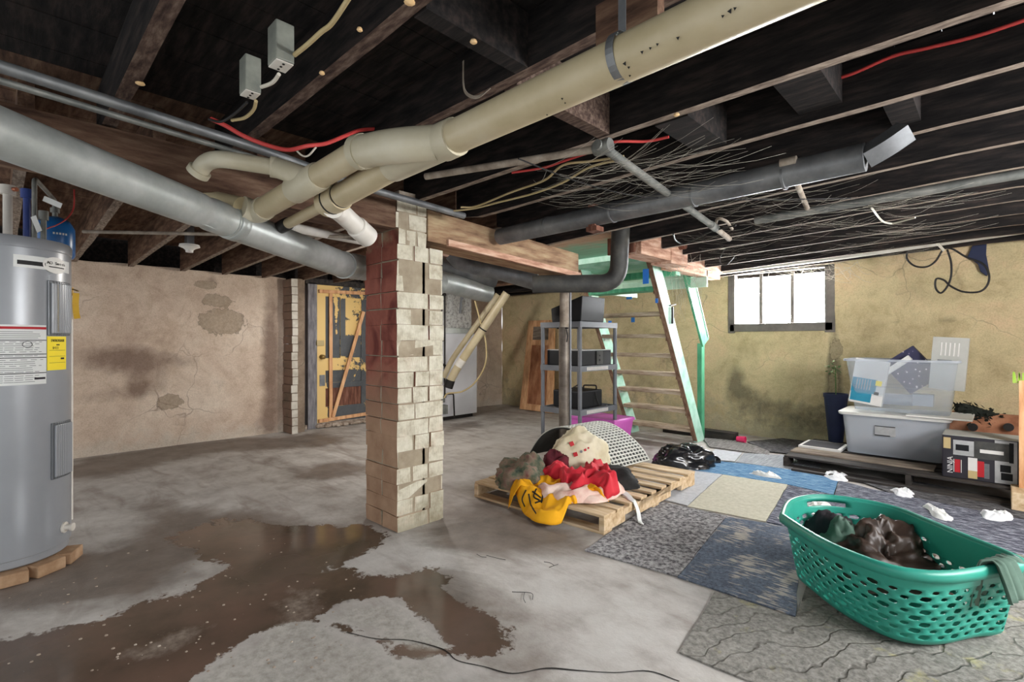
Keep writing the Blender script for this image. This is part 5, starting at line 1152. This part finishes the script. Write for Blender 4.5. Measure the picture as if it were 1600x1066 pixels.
# lettering strokes on the yellow shirt are a part of it
from mathutils.bvhtree import BVHTree
def onray(o, px, py, lift=.003):
    b = ORG[o.name]; tr = BVHTree.FromPolygons([v.co+b for v in o.data.vertices], [p.vertices[:] for p in o.data.polygons]); h = tr.ray_cast(ORI, ray(px, py).normalized())
    return h[0]-ray(px, py).normalized()*lift if h[0] else None
def on_mesh_z(o, x, y):
    b = ORG[o.name]; best = None
    for v in o.data.vertices:
        d = (v.co.x+b.x-x)**2+(v.co.y+b.y-y)**2
        if best is None or d < best[0]: best = (d, v.co.z+b.z)
    return best[1]
m = MB()
for st_ in (((826, 772), (830, 790), (838, 803)), ((832, 768), (845, 778)), ((836, 786), (848, 782)), ((838, 764), (834, 776), (843, 782)), ((848, 774), (846, 786)), ((822, 766), (816, 780), (820, 792))):
    Q = [onray(yc, a.x, a.y) for a in spline([Vector((a, b, 0)) for a, b in st_], 4)]; Q = [q for q in Q if q]
    if len(Q) > 2: m.tube(Q, .006, 5)
if m.v: m.done('black_lettering', 'black_print', yc)
# cream shopping bag with red squares
bc = onpal(905, 738); bag = heap('shopping_bag', bc+Vector((0, 0, 0)), .25, .13, .32, 'cream_bag', 'slumped cream plastic shopping bag with red printed squares', 'bag', 75, .26, 2.4, ang=R(50), n=64, fold=1.3)
hb2 = heap('red_bag_flap', onpal(870, 760), .12, .09, .17, 'red_cloth', None, None, 77, .3, 2.4, ang=R(50)); 
hb2.parent = bag; hb2.location = ORG[hb2.name]-ORG[bag.name]
def decal(o, px, py, w, mat, nm, shape=4, rot=.3):
    import mathutils
    b = ORG[o.name]; from mathutils.bvhtree import BVHTree
    me = o.data; tree = BVHTree.FromPolygons([v.co+b for v in me.vertices], [p.vertices[:] for p in me.polygons])
    hit = tree.ray_cast(ORI, ray(px, py).normalized())
    if not hit[0]: return
    p, n = hit[0], hit[1]
    if n.dot(ray(px, py)) > 0: n = -n
    a = n.cross(Vector((0, 0, 1))).normalized(); c = n.cross(a).normalized(); m = MB(); P = []
    for k in range(shape):
        t_ = 2*PI*k/shape+rot; P.append(p+n*.008+a*math.cos(t_)*w+c*math.sin(t_)*w)
    m.hexa([q-n*.002 for q in P], P); m.done(nm, mat, o)
for px, py, w, sh in ((893, 694, .026, 4), (899, 710, .024, 4), (919, 700, .010, 4), (914, 703, .014, 4), (868, 712, .02, 4)): decal(bag, px, py, w, 'red_print', 'printed_square', sh, rot=PI/4+.35)
decal(bag, 908, 706, .012, 'grey_print', 'printed_dot', 6)
# folded rubber grid mat
def gridmat():
    prof = [(-2.36, .15), (-2.42, .24), (-2.52, .33), (-2.65, .41), (-2.8, .455), (-2.95, .44), (-3.08, .37), (-3.17, .27), (-3.24, .16)]
    C = spline([Vector((x, 0, z)) for x, z in prof], 14); L = [0]
    for a, b in zip(C, C[1:]): L.append(L[-1]+(b-a).length)
    def at(s):
        for i in range(1, len(L)):
            if L[i] >= s: t_ = (s-L[i-1])/(L[i]-L[i-1]+1e-9); return C[i-1]*(1-t_)+C[i]*t_, (C[i]-C[i-1]).normalized()
        return C[-1], (C[-1]-C[-2]).normalized()
    W_ = .52; y0 = 3.66
    def pos(s, w, o=0):
        p, t_ = at(min(s, L[-1])); n = Vector((-t_.z, 0, t_.x)); n = n if n.z > 0 else -n
        return Vector((p.x, y0+w-.10*(s/L[-1])+ .0, p.z))+n*o+Vector((.10*w, .0, 0))
    r = thing('grid_mat', (-2.8, 3.9, PH), 'off white rubber grid mat bent into an arch on the pallet', 'mat')
    n = 96; m = MB()
    for k in range(n):
        s0, s1 = L[-1]*k/n, L[-1]*(k+1)/n
        m.hexa([pos(s0, 0, -.012), pos(s1, 0, -.012), pos(s1, W_, -.012), pos(s0, W_, -.012)], [pos(s0, 0, 0), pos(s1, 0, 0), pos(s1, W_, 0), pos(s0, W_, 0)])
    m.done('rubber_backing', 'mat_dark', r)
    m = MB(); nw = 11
    for k in range(nw+1):
        w0 = W_*k/nw-.006; w0 = max(0, min(W_-.012, w0))
        for j in range(n):
            s0, s1 = L[-1]*j/n, L[-1]*(j+1)/n; m.hexa([pos(s0, w0, 0), pos(s1, w0, 0), pos(s1, w0+.011, 0), pos(s0, w0+.011, 0)], [pos(s0, w0, .009), pos(s1, w0, .009), pos(s1, w0+.011, .009), pos(s0, w0+.011, .009)])
    m.done('long_ribs', 'mat_white', r)
    m = MB(); nc = 34
    for k in range(nc+1):
        s0 = L[-1]*k/nc; 
        for i in range(5): w0, w1 = W_*i/5, W_*(i+1)/5; m.hexa([pos(s0, w0, 0), pos(s0+.011, w0, 0), pos(s0+.011, w1, 0), pos(s0, w1, 0)], [pos(s0, w0, .009), pos(s0+.011, w0, .009), pos(s0+.011, w1, .009), pos(s0, w1, .009)])
    m.done('cross_ribs', 'mat_white', r)
gridmat()
# black trash bag on floor, papers
heap('trash_bag', F(1068, 727), .27, .2, .19, 'trash_bag', 'crumpled glossy black trash bag on the floor behind the pallet', 'bag', 81, .34, 2.6, ang=R(35), n=64, fold=1.2)
tg = heap('bag_knot', F(1108, 722), .10, .05, .09, 'trash_bag', None, None, 83, .3, 3); tb = bpy.data.objects['trash_bag']; tg.parent = tb; tg.location = ORG[tg.name]-ORG[tb.name]
def flatpaper(px, mat, label, name='paper_sheet', z=.014, cat='paper'):
    cloth(name, PP(z, *px), mat, label, cat, int(px[0][0]), .03, 17, base=z, st=.005, zf=lambda x, y: 0, solid=.0015)
flatpaper([(1168, 739), (1186, 738), (1212, 742), (1222, 748), (1200, 746)], 'white_paper', 'white paper strip lying on the blue carpet')
flatpaper([(1284, 742), (1295, 737), (1310, 740), (1328, 746), (1320, 752), (1300, 750)], 'tissue', 'crumpled white tissue beside the corner of the dark pallet', 'tissue', cat='tissue')
flatpaper([(1388, 765), (1402, 768), (1412, 765), (1431, 772), (1425, 778), (1405, 776)], 'tissue', 'crumpled tissue on dark carpet behind the basket', 'tissue', cat='tissue')
flatpaper([(1440, 791), (1450, 790), (1490, 808), (1485, 815), (1462, 809)], 'white_paper', 'folded white paper on carpet behind the basket right half')
flatpaper([(1528, 801), (1550, 800), (1585, 805), (1575, 815), (1545, 812)], 'tissue', 'torn white tissue near the right picture edge behind the basket', 'tissue', cat='tissue')
flatpaper([(1215, 808), (1232, 810), (1232, 818), (1222, 816)], 'white_paper', 'small white scrap left of the basket rim')
flatpaper([(1250, 788), (1275, 786), (1300, 790), (1296, 800), (1262, 802)], 'white_paper', 'crumpled paper seen through the far handle of the basket')
cloth('paper_strip', PP(PH, (958, 762), (972, 764), (988, 778), (1006, 792), (1000, 792), (975, 776)), 'white_paper', 'long white paper strip hanging off the right pallet edge', 'paper', 91, .01, 4, st=.01)
m = MB()
for (a, b, c) in (((858, 887), (866, 884), (872, 882)), ((866, 884), (860, 880), (850, 878)), ((800, 925), (830, 927), (832, 937)), ((820, 926), (818, 935), (821, 942)), ((760, 868), (775, 872), (790, 875)), ((745, 866), (752, 870), (760, 871))):
    m.tube(spline([F(*a, .004), F(*b, .008), F(*c, .004)], 4), .0015, 4)
m.done('dry_twigs', 'black_cable', label='scattered thin dry twigs and stems on bare concrete before the pallet', cat='twigs', kind='stuff')
m = MB(); random.seed(33)
for k in range(150):
    px = random.uniform(10, 560); py = random.uniform(840, 1050); c = F(px, py, 0); s = random.uniform(.002, .0075)
    if (c-HC).length < .4: continue
    m.lathe([(0, .0), (s, 0), (s*.8, s*.4), (0, s*.5)], c, 6)
m.done('plaster_crumbs', 'rubble', label='small pale plaster crumbs scattered on the wet floor by the heater', cat='debris', kind='stuff')
# ------------------------------------------------------------------ laundry basket
def basket():
    rimp = [(1228, 806), (1283, 840), (1337, 865), (1405, 887), (1478, 893), (1551, 882), (1592, 878), (1566, 862), (1500, 836), (1450, 815), (1400, 795), (1340, 782), (1280, 776), (1240, 784)]
    zr = .36; Rm = [F(a, b, zr) for a, b in rimp]; c = sum(Rm, Vector())/len(Rm)
    Rm = spline(Rm+[Rm[0]], 10)[:-1]; n = len(Rm)
    # resample evenly
    L = [0]
    for i in range(n): L.append(L[-1]+(Rm[(i+1) % n]-Rm[i]).length)
    NU = 36*2
    def ringp(u):
        s = (u % 1)*L[-1]
        for i in range(n):
            if L[i+1] >= s: t_ = (s-L[i])/(L[i+1]-L[i]+1e-9); return Rm[i].lerp(Rm[(i+1) % n], t_)
        return Rm[0]
    bc_ = c+Vector((.0, .03, 0))
    def P(u, v):      # v 0 bottom .. 1 rim
        q = ringp(u); k = .87+.13*v**.8; b = bc_.lerp(c, v); p = b+(q-c)*k
        if v < .12: p = b+(q-c)*(k*(1-.10*(1-v/.12)**2))
        return Vector((p.x, p.y, .012+v*(zr-.012)))
    r = thing('laundry_basket', (c.x, c.y, .008), 'teal green oval plastic laundry basket with diamond holes, clothes inside', 'basket')
    m = MB(); rows = 8; v0, v1 = .12, .77; ncell = 36
    def solidrow(va, vb, steps=1, skip=None):
        for s_ in range(steps):
            a, b = va+(vb-va)*s_/steps, va+(vb-va)*(s_+1)/steps
            for i in range(NU):
                if skip and skip((i+.5)/NU, (a+b)/2): continue
                m.q(P(i/NU, a), P((i+1)/NU, a), P((i+1)/NU, b), P(i/NU, b))
    solidrow(0, v0, 3)
    hu = lambda u: min(abs(u-.5), 1)
    pc = [P(i/NU, 1) for i in range(NU)]
    far = min(range(NU), key=lambda i: (pc[i]-F(1285, 776, zr)).length)/NU; near = min(range(NU), key=lambda i: (pc[i]-F(1575, 888, zr)).length)/NU
    cd_ = lambda u, w: min(abs(u-w), 1-abs(u-w))
    def handle(u, v): return .86 < v < .955 and (cd_(u, far) < .042 or cd_(u, near) < .045)
    solidrow(v1, 1, 8, handle)
    dv_ = (v1-v0)/rows
    for k in range(rows):
        off = .5*(k % 2); a, b = v0+k*dv_, v0+(k+1)*dv_
        for i in range(ncell):
            u0 = (i+off)/ncell; u1 = (i+1+off)/ncell; um = (u0+u1)/2; vm = (a+b)/2; du, dh = (u1-u0)/2, dv_/2
            # keep plain areas high on the sides
            if k >= rows-2 and cd_(um, near+.12) < .1: 
                m.q(P(u0, a), P(um, a), P(um, b), P(u0, b)); m.q(P(um, a), P(u1, a), P(u1, b), P(um, b)); continue
            outer = [(-1, -1), (0, -1), (1, -1), (1, 0), (1, 1), (0, 1), (-1, 1), (-1, 0)]
            small = (i+k) % 2 == 0; s1 = .50 if small else .74
            inner = [(-.75, -.55), (.0, -.95), (.55, -.8), (.85, 0), (.75, .55), (0, .95), (-.55, .8), (-.85, 0)]
            O = [P(um+x*du, vm+y*dh) for x, y in outer]; I = [P(um+x*du*s1, vm+y*dh*(s1+.12)) for x, y in inner]
            for j in range(8): m.q(O[j], O[(j+1) % 8], I[(j+1) % 8], I[j])
    base = [P(i/NU, 0) for i in range(NU)]; m.q(*reversed([Vector(p) for p in base]))
    wall_ = m.done('basket_wall', 'basket_green', r, smooth=False, solid=.0035, weld=True)
    wall_.data.polygons.foreach_set('use_smooth', [True]*len(wall_.data.polygons))
    m = MB(); ro = []
    for i in range(NU):
        q = P(i/NU, 1); o = (q-c); o.z = 0; o.normalize()
        ro.append([q+o*.0+Vector((0, 0, -.0)), q+o*.012+Vector((0, 0, .008)), q+o*.026+Vector((0, 0, .004)), q+o*.030+Vector((0, 0, -.012)), q+o*.026+Vector((0, 0, -.036))])
    ro.append(ro[0]); m.loft([[a[k] for a in ro] for k in range(5)], closed=False); m.done('rolled_rim', 'basket_green', r, smooth=True, solid=.004, weld=True)
    return r, c, P, near
bk, bc3, BP, nearu = basket()
z0 = .03
def inb(px, py, z): return F(px, py, z)
heap('garment', inb(1300, 840, .16)-Vector((0, 0, .12)), .14, .15, .22, 'dark_cloth', 'dark navy garment at the left end inside the laundry basket', 'clothes', 101, .4, 3)
heap('garment', inb(1318, 855, .16)-Vector((0, 0, .12)), .12, .1, .21, 'sage_cloth', 'grey green cloth inside the laundry basket', 'clothes', 103, .5, 3.4)
heap('garment', inb(1375, 868, .16)-Vector((0, 0, .12)), .2, .15, .22, 'brown_cloth', 'shiny dark brown garment in the middle of the laundry basket', 'clothes', 107, .5, 3.8, ang=.4, n=60, fold=1.5)
heap('garment', inb(1435, 890, .1)-Vector((0, 0, .07)), .12, .10, .12, 'dark_cloth', 'black fabric end lying lowest in the laundry basket', 'clothes', 109, .4, 3)
# towel draped on the near handle
q = BP(nearu, 1); o = (q-bc3); o.z = 0; o.normalize(); tt = Vector((-o.y, o.x, 0)); m = MB(); n = 26; nw = 14
for j in range(nw+1):
    w = (j/nw-.5)
    for i in range(n+1):
        s = i/n; A = s*PI; out = math.cos(A); wd = .12+.08*abs(out)
        fold = .012*math.sin(w*26+s*2)
        p = q+Vector((0, 0, -.006))+o*(.013-out*(-1)*.0+(.035+fold)*(-out)*-1*-1)+Vector((0, 0, .030*math.sin(A)+fold*.5))
        if s < .25: p += Vector((0, 0, -.16*(1-s/.25)))-o*.02*(1-s/.25)
        if s > .75: p += Vector((0, 0, -.10*(s-.75)/.25))+o*.03*(s-.75)/.25
        m.v.append(p+tt*w*wd)
for j in range(nw):
    for i in range(n): a = j*(n+1)+i; m.f.append((a, a+1, a+n+2, a+n+1)); m.mi.append(0)
m.done('hand_towel', 'sage_cloth', smooth=True, solid=.004, label='grey green towel draped over the near handle of the basket', cat='towel')
# ------------------------------------------------------------------ dark pallet, planks, totes
pallet('dark_pallet', Vector((.42, 5.42, 0)), 1.95, 1.15, .12, 'black_board', 'low dark wooden pallet carrying the plastic totes', 0, 8)
m = MB(); m.box((-1.42, 5.28, 0), (.45, 5.36, .03)); m.done('floor_board', 'black_board', label='dark board lying along the front of the dark pallet', cat='board')
m = MB(); m.box((-1.52, 5.62, .121), (-.40, 5.86, .135)); m.done('loose_plank', 'old_plank', label='grey weathered plank on the dark pallet below the white tote', cat='board')
m = MB(); a = F(1276, 690, .14); 
r = thing('picture_frame', (-1.4, 6.05, .122), 'dark flat picture frame with a pale edge beside the white tote', 'picture frame')
m = MB(); m.box((-1.52, 5.9, .124), (-1.14, 6.3, .15)); m.done('frame', 'carton_white', r, bevel=.003); m = MB(); m.box((-1.49, 5.93, .1505), (-1.17, 6.27, .153)); m.done('dark_glass', 'carton_dark', r)
def rrect(x0, x1, y0, y1, z, rad=.05, n=5):
    P = []
    for cx, cy, a0 in ((x1-rad, y1-rad, 0), (x0+rad, y1-rad, 90), (x0+rad, y0+rad, 180), (x1-rad, y0+rad, 270)):
        for k in range(n+1): a = R(a0+90*k/n); P.append(Vector((cx+rad*math.cos(a), cy+rad*math.sin(a), z)))
    return P
def tote(name, x0, x1, y0, y1, z0, z1, tp, mat, label):
    r = thing(name, ((x0+x1)/2, (y0+y1)/2, z0), label, 'tote'); m = MB()
    rg = lambda t_, z, e=0: rrect(x0+tp*(1-t_)-e, x1-tp*(1-t_)+e, y0+tp*(1-t_)-e, y1-tp*(1-t_)+e, z)
    m.loft([rg(0, z0+.002), rg(.5, (z0+z1)/2), rg(1, z1-.02), rg(1, z1-.018, .018), rg(1, z1, .02), rg(1, z1, .012)]); m.q(*reversed(rg(0, z0+.003)))
    m.done('tub', mat, r, solid=.003, auto=40); return r, rg
r, rg = tote('storage_tote', -1.13, -.33, 5.92, 6.42, .136, .53, .035, 'milky_tub', 'cloudy white plastic tote with a lid, lower of the two stacked')
m = MB(); m.loft([rg(1, .52, .03), rg(1, .545, .035), rg(1, .55, .02)]); m.q(*rg(1, .55, .02)); m.q(*reversed(rg(1, .522, .03))); m.done('lid', 'white_plastic', r, auto=30, bevel=.003)
m = MB(); m.box((-.86, 5.918, .34), (-.70, 5.935, .43)); m.done('lid_label', 'silver_print', r); 
m = MB(); m.box((-.86, 5.914, .425), (-.70, 5.92, .432)).box((-.86, 5.914, .338), (-.74, 5.92, .346)); m.done('label_edge', 'black_print', r)
heap('tote_contents', (-.72, 6.17, .142), .30, .17, .13, 'dark_cloth', 'dark cloth filling the bottom of the lower tote', 'clothes', 121, .2, 2.5)
m = MB(); m.box((-.62, 5.86, .551), (-.16, 6.40, .566)); m.done('flat_lid_board', 'white_plastic', bevel=.004, label='flat white lid sticking out to the right between the stacked totes', cat='lid')
r, rg = tote('storage_tote', -1.10, -.26, 5.92, 6.40, .568, 1.07, .06, 'clear_tub', 'open clear plastic tote full of boxes, on top of the white tote')
m = MB(); m.loft([rg(.52, .80, .002), rg(.52, .806, .004), rg(.53, .812, .002)]); m.done('side_ridge', 'clear_tub', r)
m = MB(); m.loft([rg(1, 1.052, .0), rg(1, 1.052, .022), rg(1, 1.074, .022), rg(1, 1.074, .004)]); m.done('rim', 'milky_tub', r, auto=40)
# contents of the upper tote
def obox(name, c, ax, ay, az, sx, sy, sz, mat, parent=None, **kw):
    c = Vector(c); ax, ay, az = [Vector(a).normalized() for a in (ax, ay, az)]; P = lambda i, j, k: c+ax*sx*i/2+ay*sy*j/2+az*sz*k/2
    m = MB(); m.hexa([P(-1, -1, -1), P(1, -1, -1), P(1, 1, -1), P(-1, 1, -1)], [P(-1, -1, 1), P(1, -1, 1), P(1, 1, 1), P(-1, 1, 1)]); return m.done(name, mat, parent, bevel=.002, **kw)
from mathutils import Matrix
def rotv(v, ax, deg): return Matrix.Rotation(R(deg), 3, ax) @ Vector(v)
def tilt(lean, side): # axes of a box leaned
    ax = rotv((1, 0, 0), 'Y', side); az = rotv(rotv((0, 0, 1), 'Y', side), 'X', lean); ay = az.cross(ax); return ax, ay, az
cc = PY(1358, 597, 6.02); ax, ay, az = tilt(-4, 8)
r = thing('product_box', tuple(cc-Vector((0, 0, .22))), 'white and teal product carton standing tilted in the clear tote', 'box')
obox('carton', cc, ax, ay, az, .27, .10, .44, 'carton_white', r)
f = cc-ay*.0515
obox('teal_band', f-az*.04-ax*.03, ax, ay, az, .20, .002, .14, 'teal_print', r); obox('teal_band', f-az*.155-ax*.04, ax, ay, az, .17, .002, .09, 'teal_print', r)
obox('yellow_spot', f+az*.0-ax*-.085, ax, ay, az, .05, .003, .05, 'yellow_label', r); obox('dark_mark', f-az*.10+ax*.08, ax, ay, az, .04, .003, .03, 'dark_duct', r)
for k in range(6): obox('printed_stripe', f-az*.03-ax*(.09-.022*k), ax, ay, az, .008, .004, .10, 'silver_print', r)
cc = PY(1425, 578, 6.2); ax, ay, az = tilt(0, -38)
obox('floral_package', cc, ax, ay, az, .30, .10, .36, 'floral', label='package with dark blue floral print leaning in the clear tote', cat='package')
cc = PY(1403, 575, 6.14); ax, ay, az = tilt(0, 50)
obox('white_carton', cc+Vector((-.03, 0, 0)), ax, ay, az, .05, .10, .33, 'carton_white', label='white slanting carton edge left of the floral package', cat='box')
cc = PY(1483, 568, 6.1); r = thing('frosted_box', tuple(cc-Vector((0, 0, .2))), 'tall pale grey carton with a handle slot in the clear tote', 'box')
ax, ay, az = tilt(0, 4); obox('carton', cc, ax, ay, az, .25, .14, .48, 'carton_grey', r); f = cc-ay*.0715
obox('handle_slot', f+az*.02-ax*.03, ax, ay, az, .10, .003, .025, 'dull_duct', r)
for k in range(5): obox('printed_line', f+az*(.13)-ax*(.06-.03*k), ax, ay, az, .010, .002, .12, 'carton_white', r)
cc = PY(1398, 624, 6.15); m = MB(); m.tube([cc-Vector((.13, 0, 0)), cc+Vector((.14, 0, 0))], .055, 24); m.done('silver_tin', 'silver_tin', auto=40, label='silver cylinder lying in the bottom of the clear tote', cat='tin')
cc = PY(1442, 625, 6.2); obox('pale_blue_box', cc, (1, 0, 0), (0, 1, 0), (0, 0, 1), .16, .12, .11, 'silver_tin', label='small pale blue box at the bottom right of the clear tote', cat='box')
# ------------------------------------------------------------------ coffee maker carton
x0, x1, y0, y1, z0, z1 = -.335, .17, 5.50, 5.84, .122, .47
r = thing('coffee_maker_carton', ((x0+x1)/2, 5.66, z0), 'black printed coffee maker carton lying on its side on the dark pallet', 'box')
m = MB(); m.box((x0, y0, z0), (x1, y1, z1)); m.done('carton', 'carton_dark', r, bevel=.004); F_ = y0
def fr(nm, u0, u1, v0, v1, mat, t_=.0015):
    m = MB(); w, h = x1-x0, z1-z0; m.box((x0+u0*w, F_-t_, z0+v0*h), (x0+u1*w, F_+.001, z0+v1*h)); m.done(nm, mat, r)
m = MB(); m.box((x0-.002, y0, z1-.001), (x1, y1+.002, z1+.003)); m.done('top_face', 'carton_grey', r)
m = MB(); m.box((x0-.0025, y0+.005, z0+.002), (x0, y1-.005, z1-.002)); m.done('end_face', 'carton_purple', r)
fr('grey_print_panel', .62, .87, .02, .98, 'silver_print'); fr('silver_machine_picture', .13, .38, .55, .9, 'silver_print', .002); fr('dark_machine_picture', .38, .80, .52, .92, 'dark_duct', .003); fr('bright_bar', .45, .72, .66, .74, 'carton_white', .004)
fr('machine_window', .16, .32, .66, .80, 'black_plastic', .003); fr('curved_part_picture', .78, .83, .5, .95, 'black_plastic', .004); fr('carafe_picture', .68, .80, .28, .44, 'black_plastic', .003); fr('carafe_picture', .69, .82, .10, .26, 'black_plastic', .003)
fr('white_label', .31, .42, .05, .52, 'carton_white', .003); fr('gold_seal', .31, .42, .04, .22, 'tan_print', .004); fr('red_badge', .15, .215, .14, .44, 'red_print', .003); fr('red_badge', .42, .50, .10, .46, 'red_print', .003); fr('black_line_strip', .50, .56, .08, .42, 'dull_duct', .003)
fr('corner_ribbon', .01, .10, .68, .94, 'tan_print', .003); fr('dark_side_panel', .875, .995, .01, .99, 'black_plastic', .002)
for v_ in (.85, .68, .5, .28, .1): fr('white_icon', .91, .96, v_-.035, v_+.035, 'grey_print', .003)
fr('white_divider', .885, .99, .385, .392, 'carton_white', .003)
text('NINJA', .05, 'white_paper', (x0+.095*(x1-x0)+.0, F_-.003, z0+.30*(z1-z0)), (R(90), R(-90), 0), r, 'brand_lettering')
for k, s_ in enumerate((.135, .225)): fr('small_white_text', s_, s_+.008, .14, .44, 'white_paper', .003)
dy = text('NINJA', .035, 'white_paper', (x0-.004, y0+.10, z0+.13), (R(90), R(-90), R(-90)), r, 'brand_lettering')
# wooden crate corner at the far right, terracotta log, garland, broom, navy pot
m = MB(); a = F(1586, 800); m.box((a.x-.02, a.y, 0), (a.x+.45, a.y+.3, .14)); m.done('wooden_crate', 'pale_wood', bevel=.006, label='pale wooden crate corner at the lower right edge by the carton', cat='crate')
m = MB(); m.tube([(-.32, 6.5, .42), (.6, 6.35, .42)], [.15, .17], 28); o = m.done('clay_planter', 'terracotta', auto=50, label='brown clay planter lying behind the coffee maker carton', cat='planter')
m = MB()
for px in (1520, 1576): p = PY(px, 668, 6.24); m.tube([p, p+Vector((0, .03, 0))], .035, 16)
m.done('dark_hole', 'black_iron', o)
m = MB(); m.box((-.32, 6.3, .1215), (.6, 6.6, .28)); m.done('stand_box', 'black_board', label='dark low box supporting the brown clay planter', cat='box')
m = MB(); random.seed(17)
for q_ in range(7):
    p = PY(1506+9*q_, 640+3.0*q_, 6.44); m.lathe([(0, -.06), (.05, -.05), (.075, 0), (.05, .05), (0, .06)], p, 9)
for k in range(700):
    t_ = random.random(); p = PY(1500+70*t_, 642+20*t_, 6.44); s = .10*(1-.45*t_); c = Vector((p.x+random.gauss(0, .03), p.y+random.gauss(0, .05), p.z-.02+random.gauss(0, s*.5)))
    d = Vector((random.gauss(0, 1), random.gauss(0, 1), random.gauss(0, 1))).normalized(); e = d.cross(Vector((.3, .5, .9))).normalized(); L_ = .05
    m.q(c, c+d*L_*.5+e*L_*.3, c+d*L_, c+d*L_*.5-e*L_*.3)
m.done('garland', 'dark_leaf', solid=.002, label='dark green artificial garland lying on the brown clay planter', cat='garland')
m = MB(); a = PY(1597, 705, 5.55); r = thing('upright_board', (a.x, a.y, .1), 'orange upright board with a green fringe at the right edge', 'board')
x = PY(1592, 600, 5.4).x; m.box((x, 5.38, 0), (x+.12, 5.42, .95)); m.done('board', 'orange_wood', r)
m = MB(); random.seed(9)
for k in range(24): xx = x-.03+k*.008; m.beam((xx, 5.4, .93), (xx+random.uniform(-.01, .01), 5.4, 1.01+random.uniform(-.01, .01)), .006, .006)
m.done('green_fringe', 'green_bristle', r)
c = PY(1306, 705, 6.55); c.z = 0; r = thing('plant_pot', (c.x, c.y, 0), 'tall navy blue pot with a small plant left of the totes', 'plant')
m = MB(); m.lathe([(0, .0), (.06, 0), (.115, .62), (.122, .62), (.122, .66), (.112, .66), (.108, .63), (0, .60)], c, 24); m.done('pot', 'navy', r, auto=40)
m = MB(); m.tube([c+Vector((0, 0, .6)), c+Vector((.0, -.02, .95))], .006, 6)
m.done('stem', 'leaf', r); m = MB(); random.seed(6)
for k in range(40):
    p = c+Vector((random.gauss(-.02, .035), random.gauss(0, .035), .93+random.gauss(0, .05))); d = Vector((random.gauss(0, 1), random.gauss(0, 1), random.gauss(0, .6))).normalized(); e = d.cross(Vector((.2, .5, .9))).normalized(); m.q(p, p+d*.02+e*.012, p+d*.04, p+d*.02-e*.012)
m.done('foliage', 'leaf', r, solid=.001)
# dark cloth caught at the top of the wall, right
m = MB(); P = [PY(a, b, 6.945) for a, b in ((1512, 402), (1520, 384), (1542, 380), (1541, 398), (1546, 425), (1542, 432), (1532, 425), (1528, 413))]
m.hexa([p for p in P], [p+Vector((0, -.045, 0)) for p in P]); m.done('hanging_cloth', 'navy', bevel=.004, label='small dark navy cloth stuffed in the top of the wall at right', cat='cloth')

lp = [o for o in bpy.data.objects if o.name == 'long_pipe'][0]
for px, py, w in ((880, 152, .006), (884, 158, .004), (978, 98, .009), (984, 103, .006), (1005, 80, .007), (1018, 74, .006), (1029, 68, .006), (1061, 58, .007), (1131, 24, .006), (1142, 16, .009), (1150, 12, .006), (855, 176, .004), (985, 115, .005)):
    decal(lp, px, py, w*.6, 'black_print', 'pen_mark', 3, rot=w*200)

GRP = {'carpet tile': 'carpet pieces laid on the floor', 'brick': 'bricks under the water heater', 'tissue': 'white tissues on the carpet', 'clothes': 'clothes on the pallet and in the basket', 'cable': 'loose cables under the ceiling', 'wood plug': 'pale wood plugs on the joists', 'electrical box': 'junction boxes on the joist', 'tote': 'plastic totes'}
for o in bpy.data.objects:
    if o.parent is None and o.get('category') in GRP and not o.get('group'): o['group'] = GRP[o['category']]
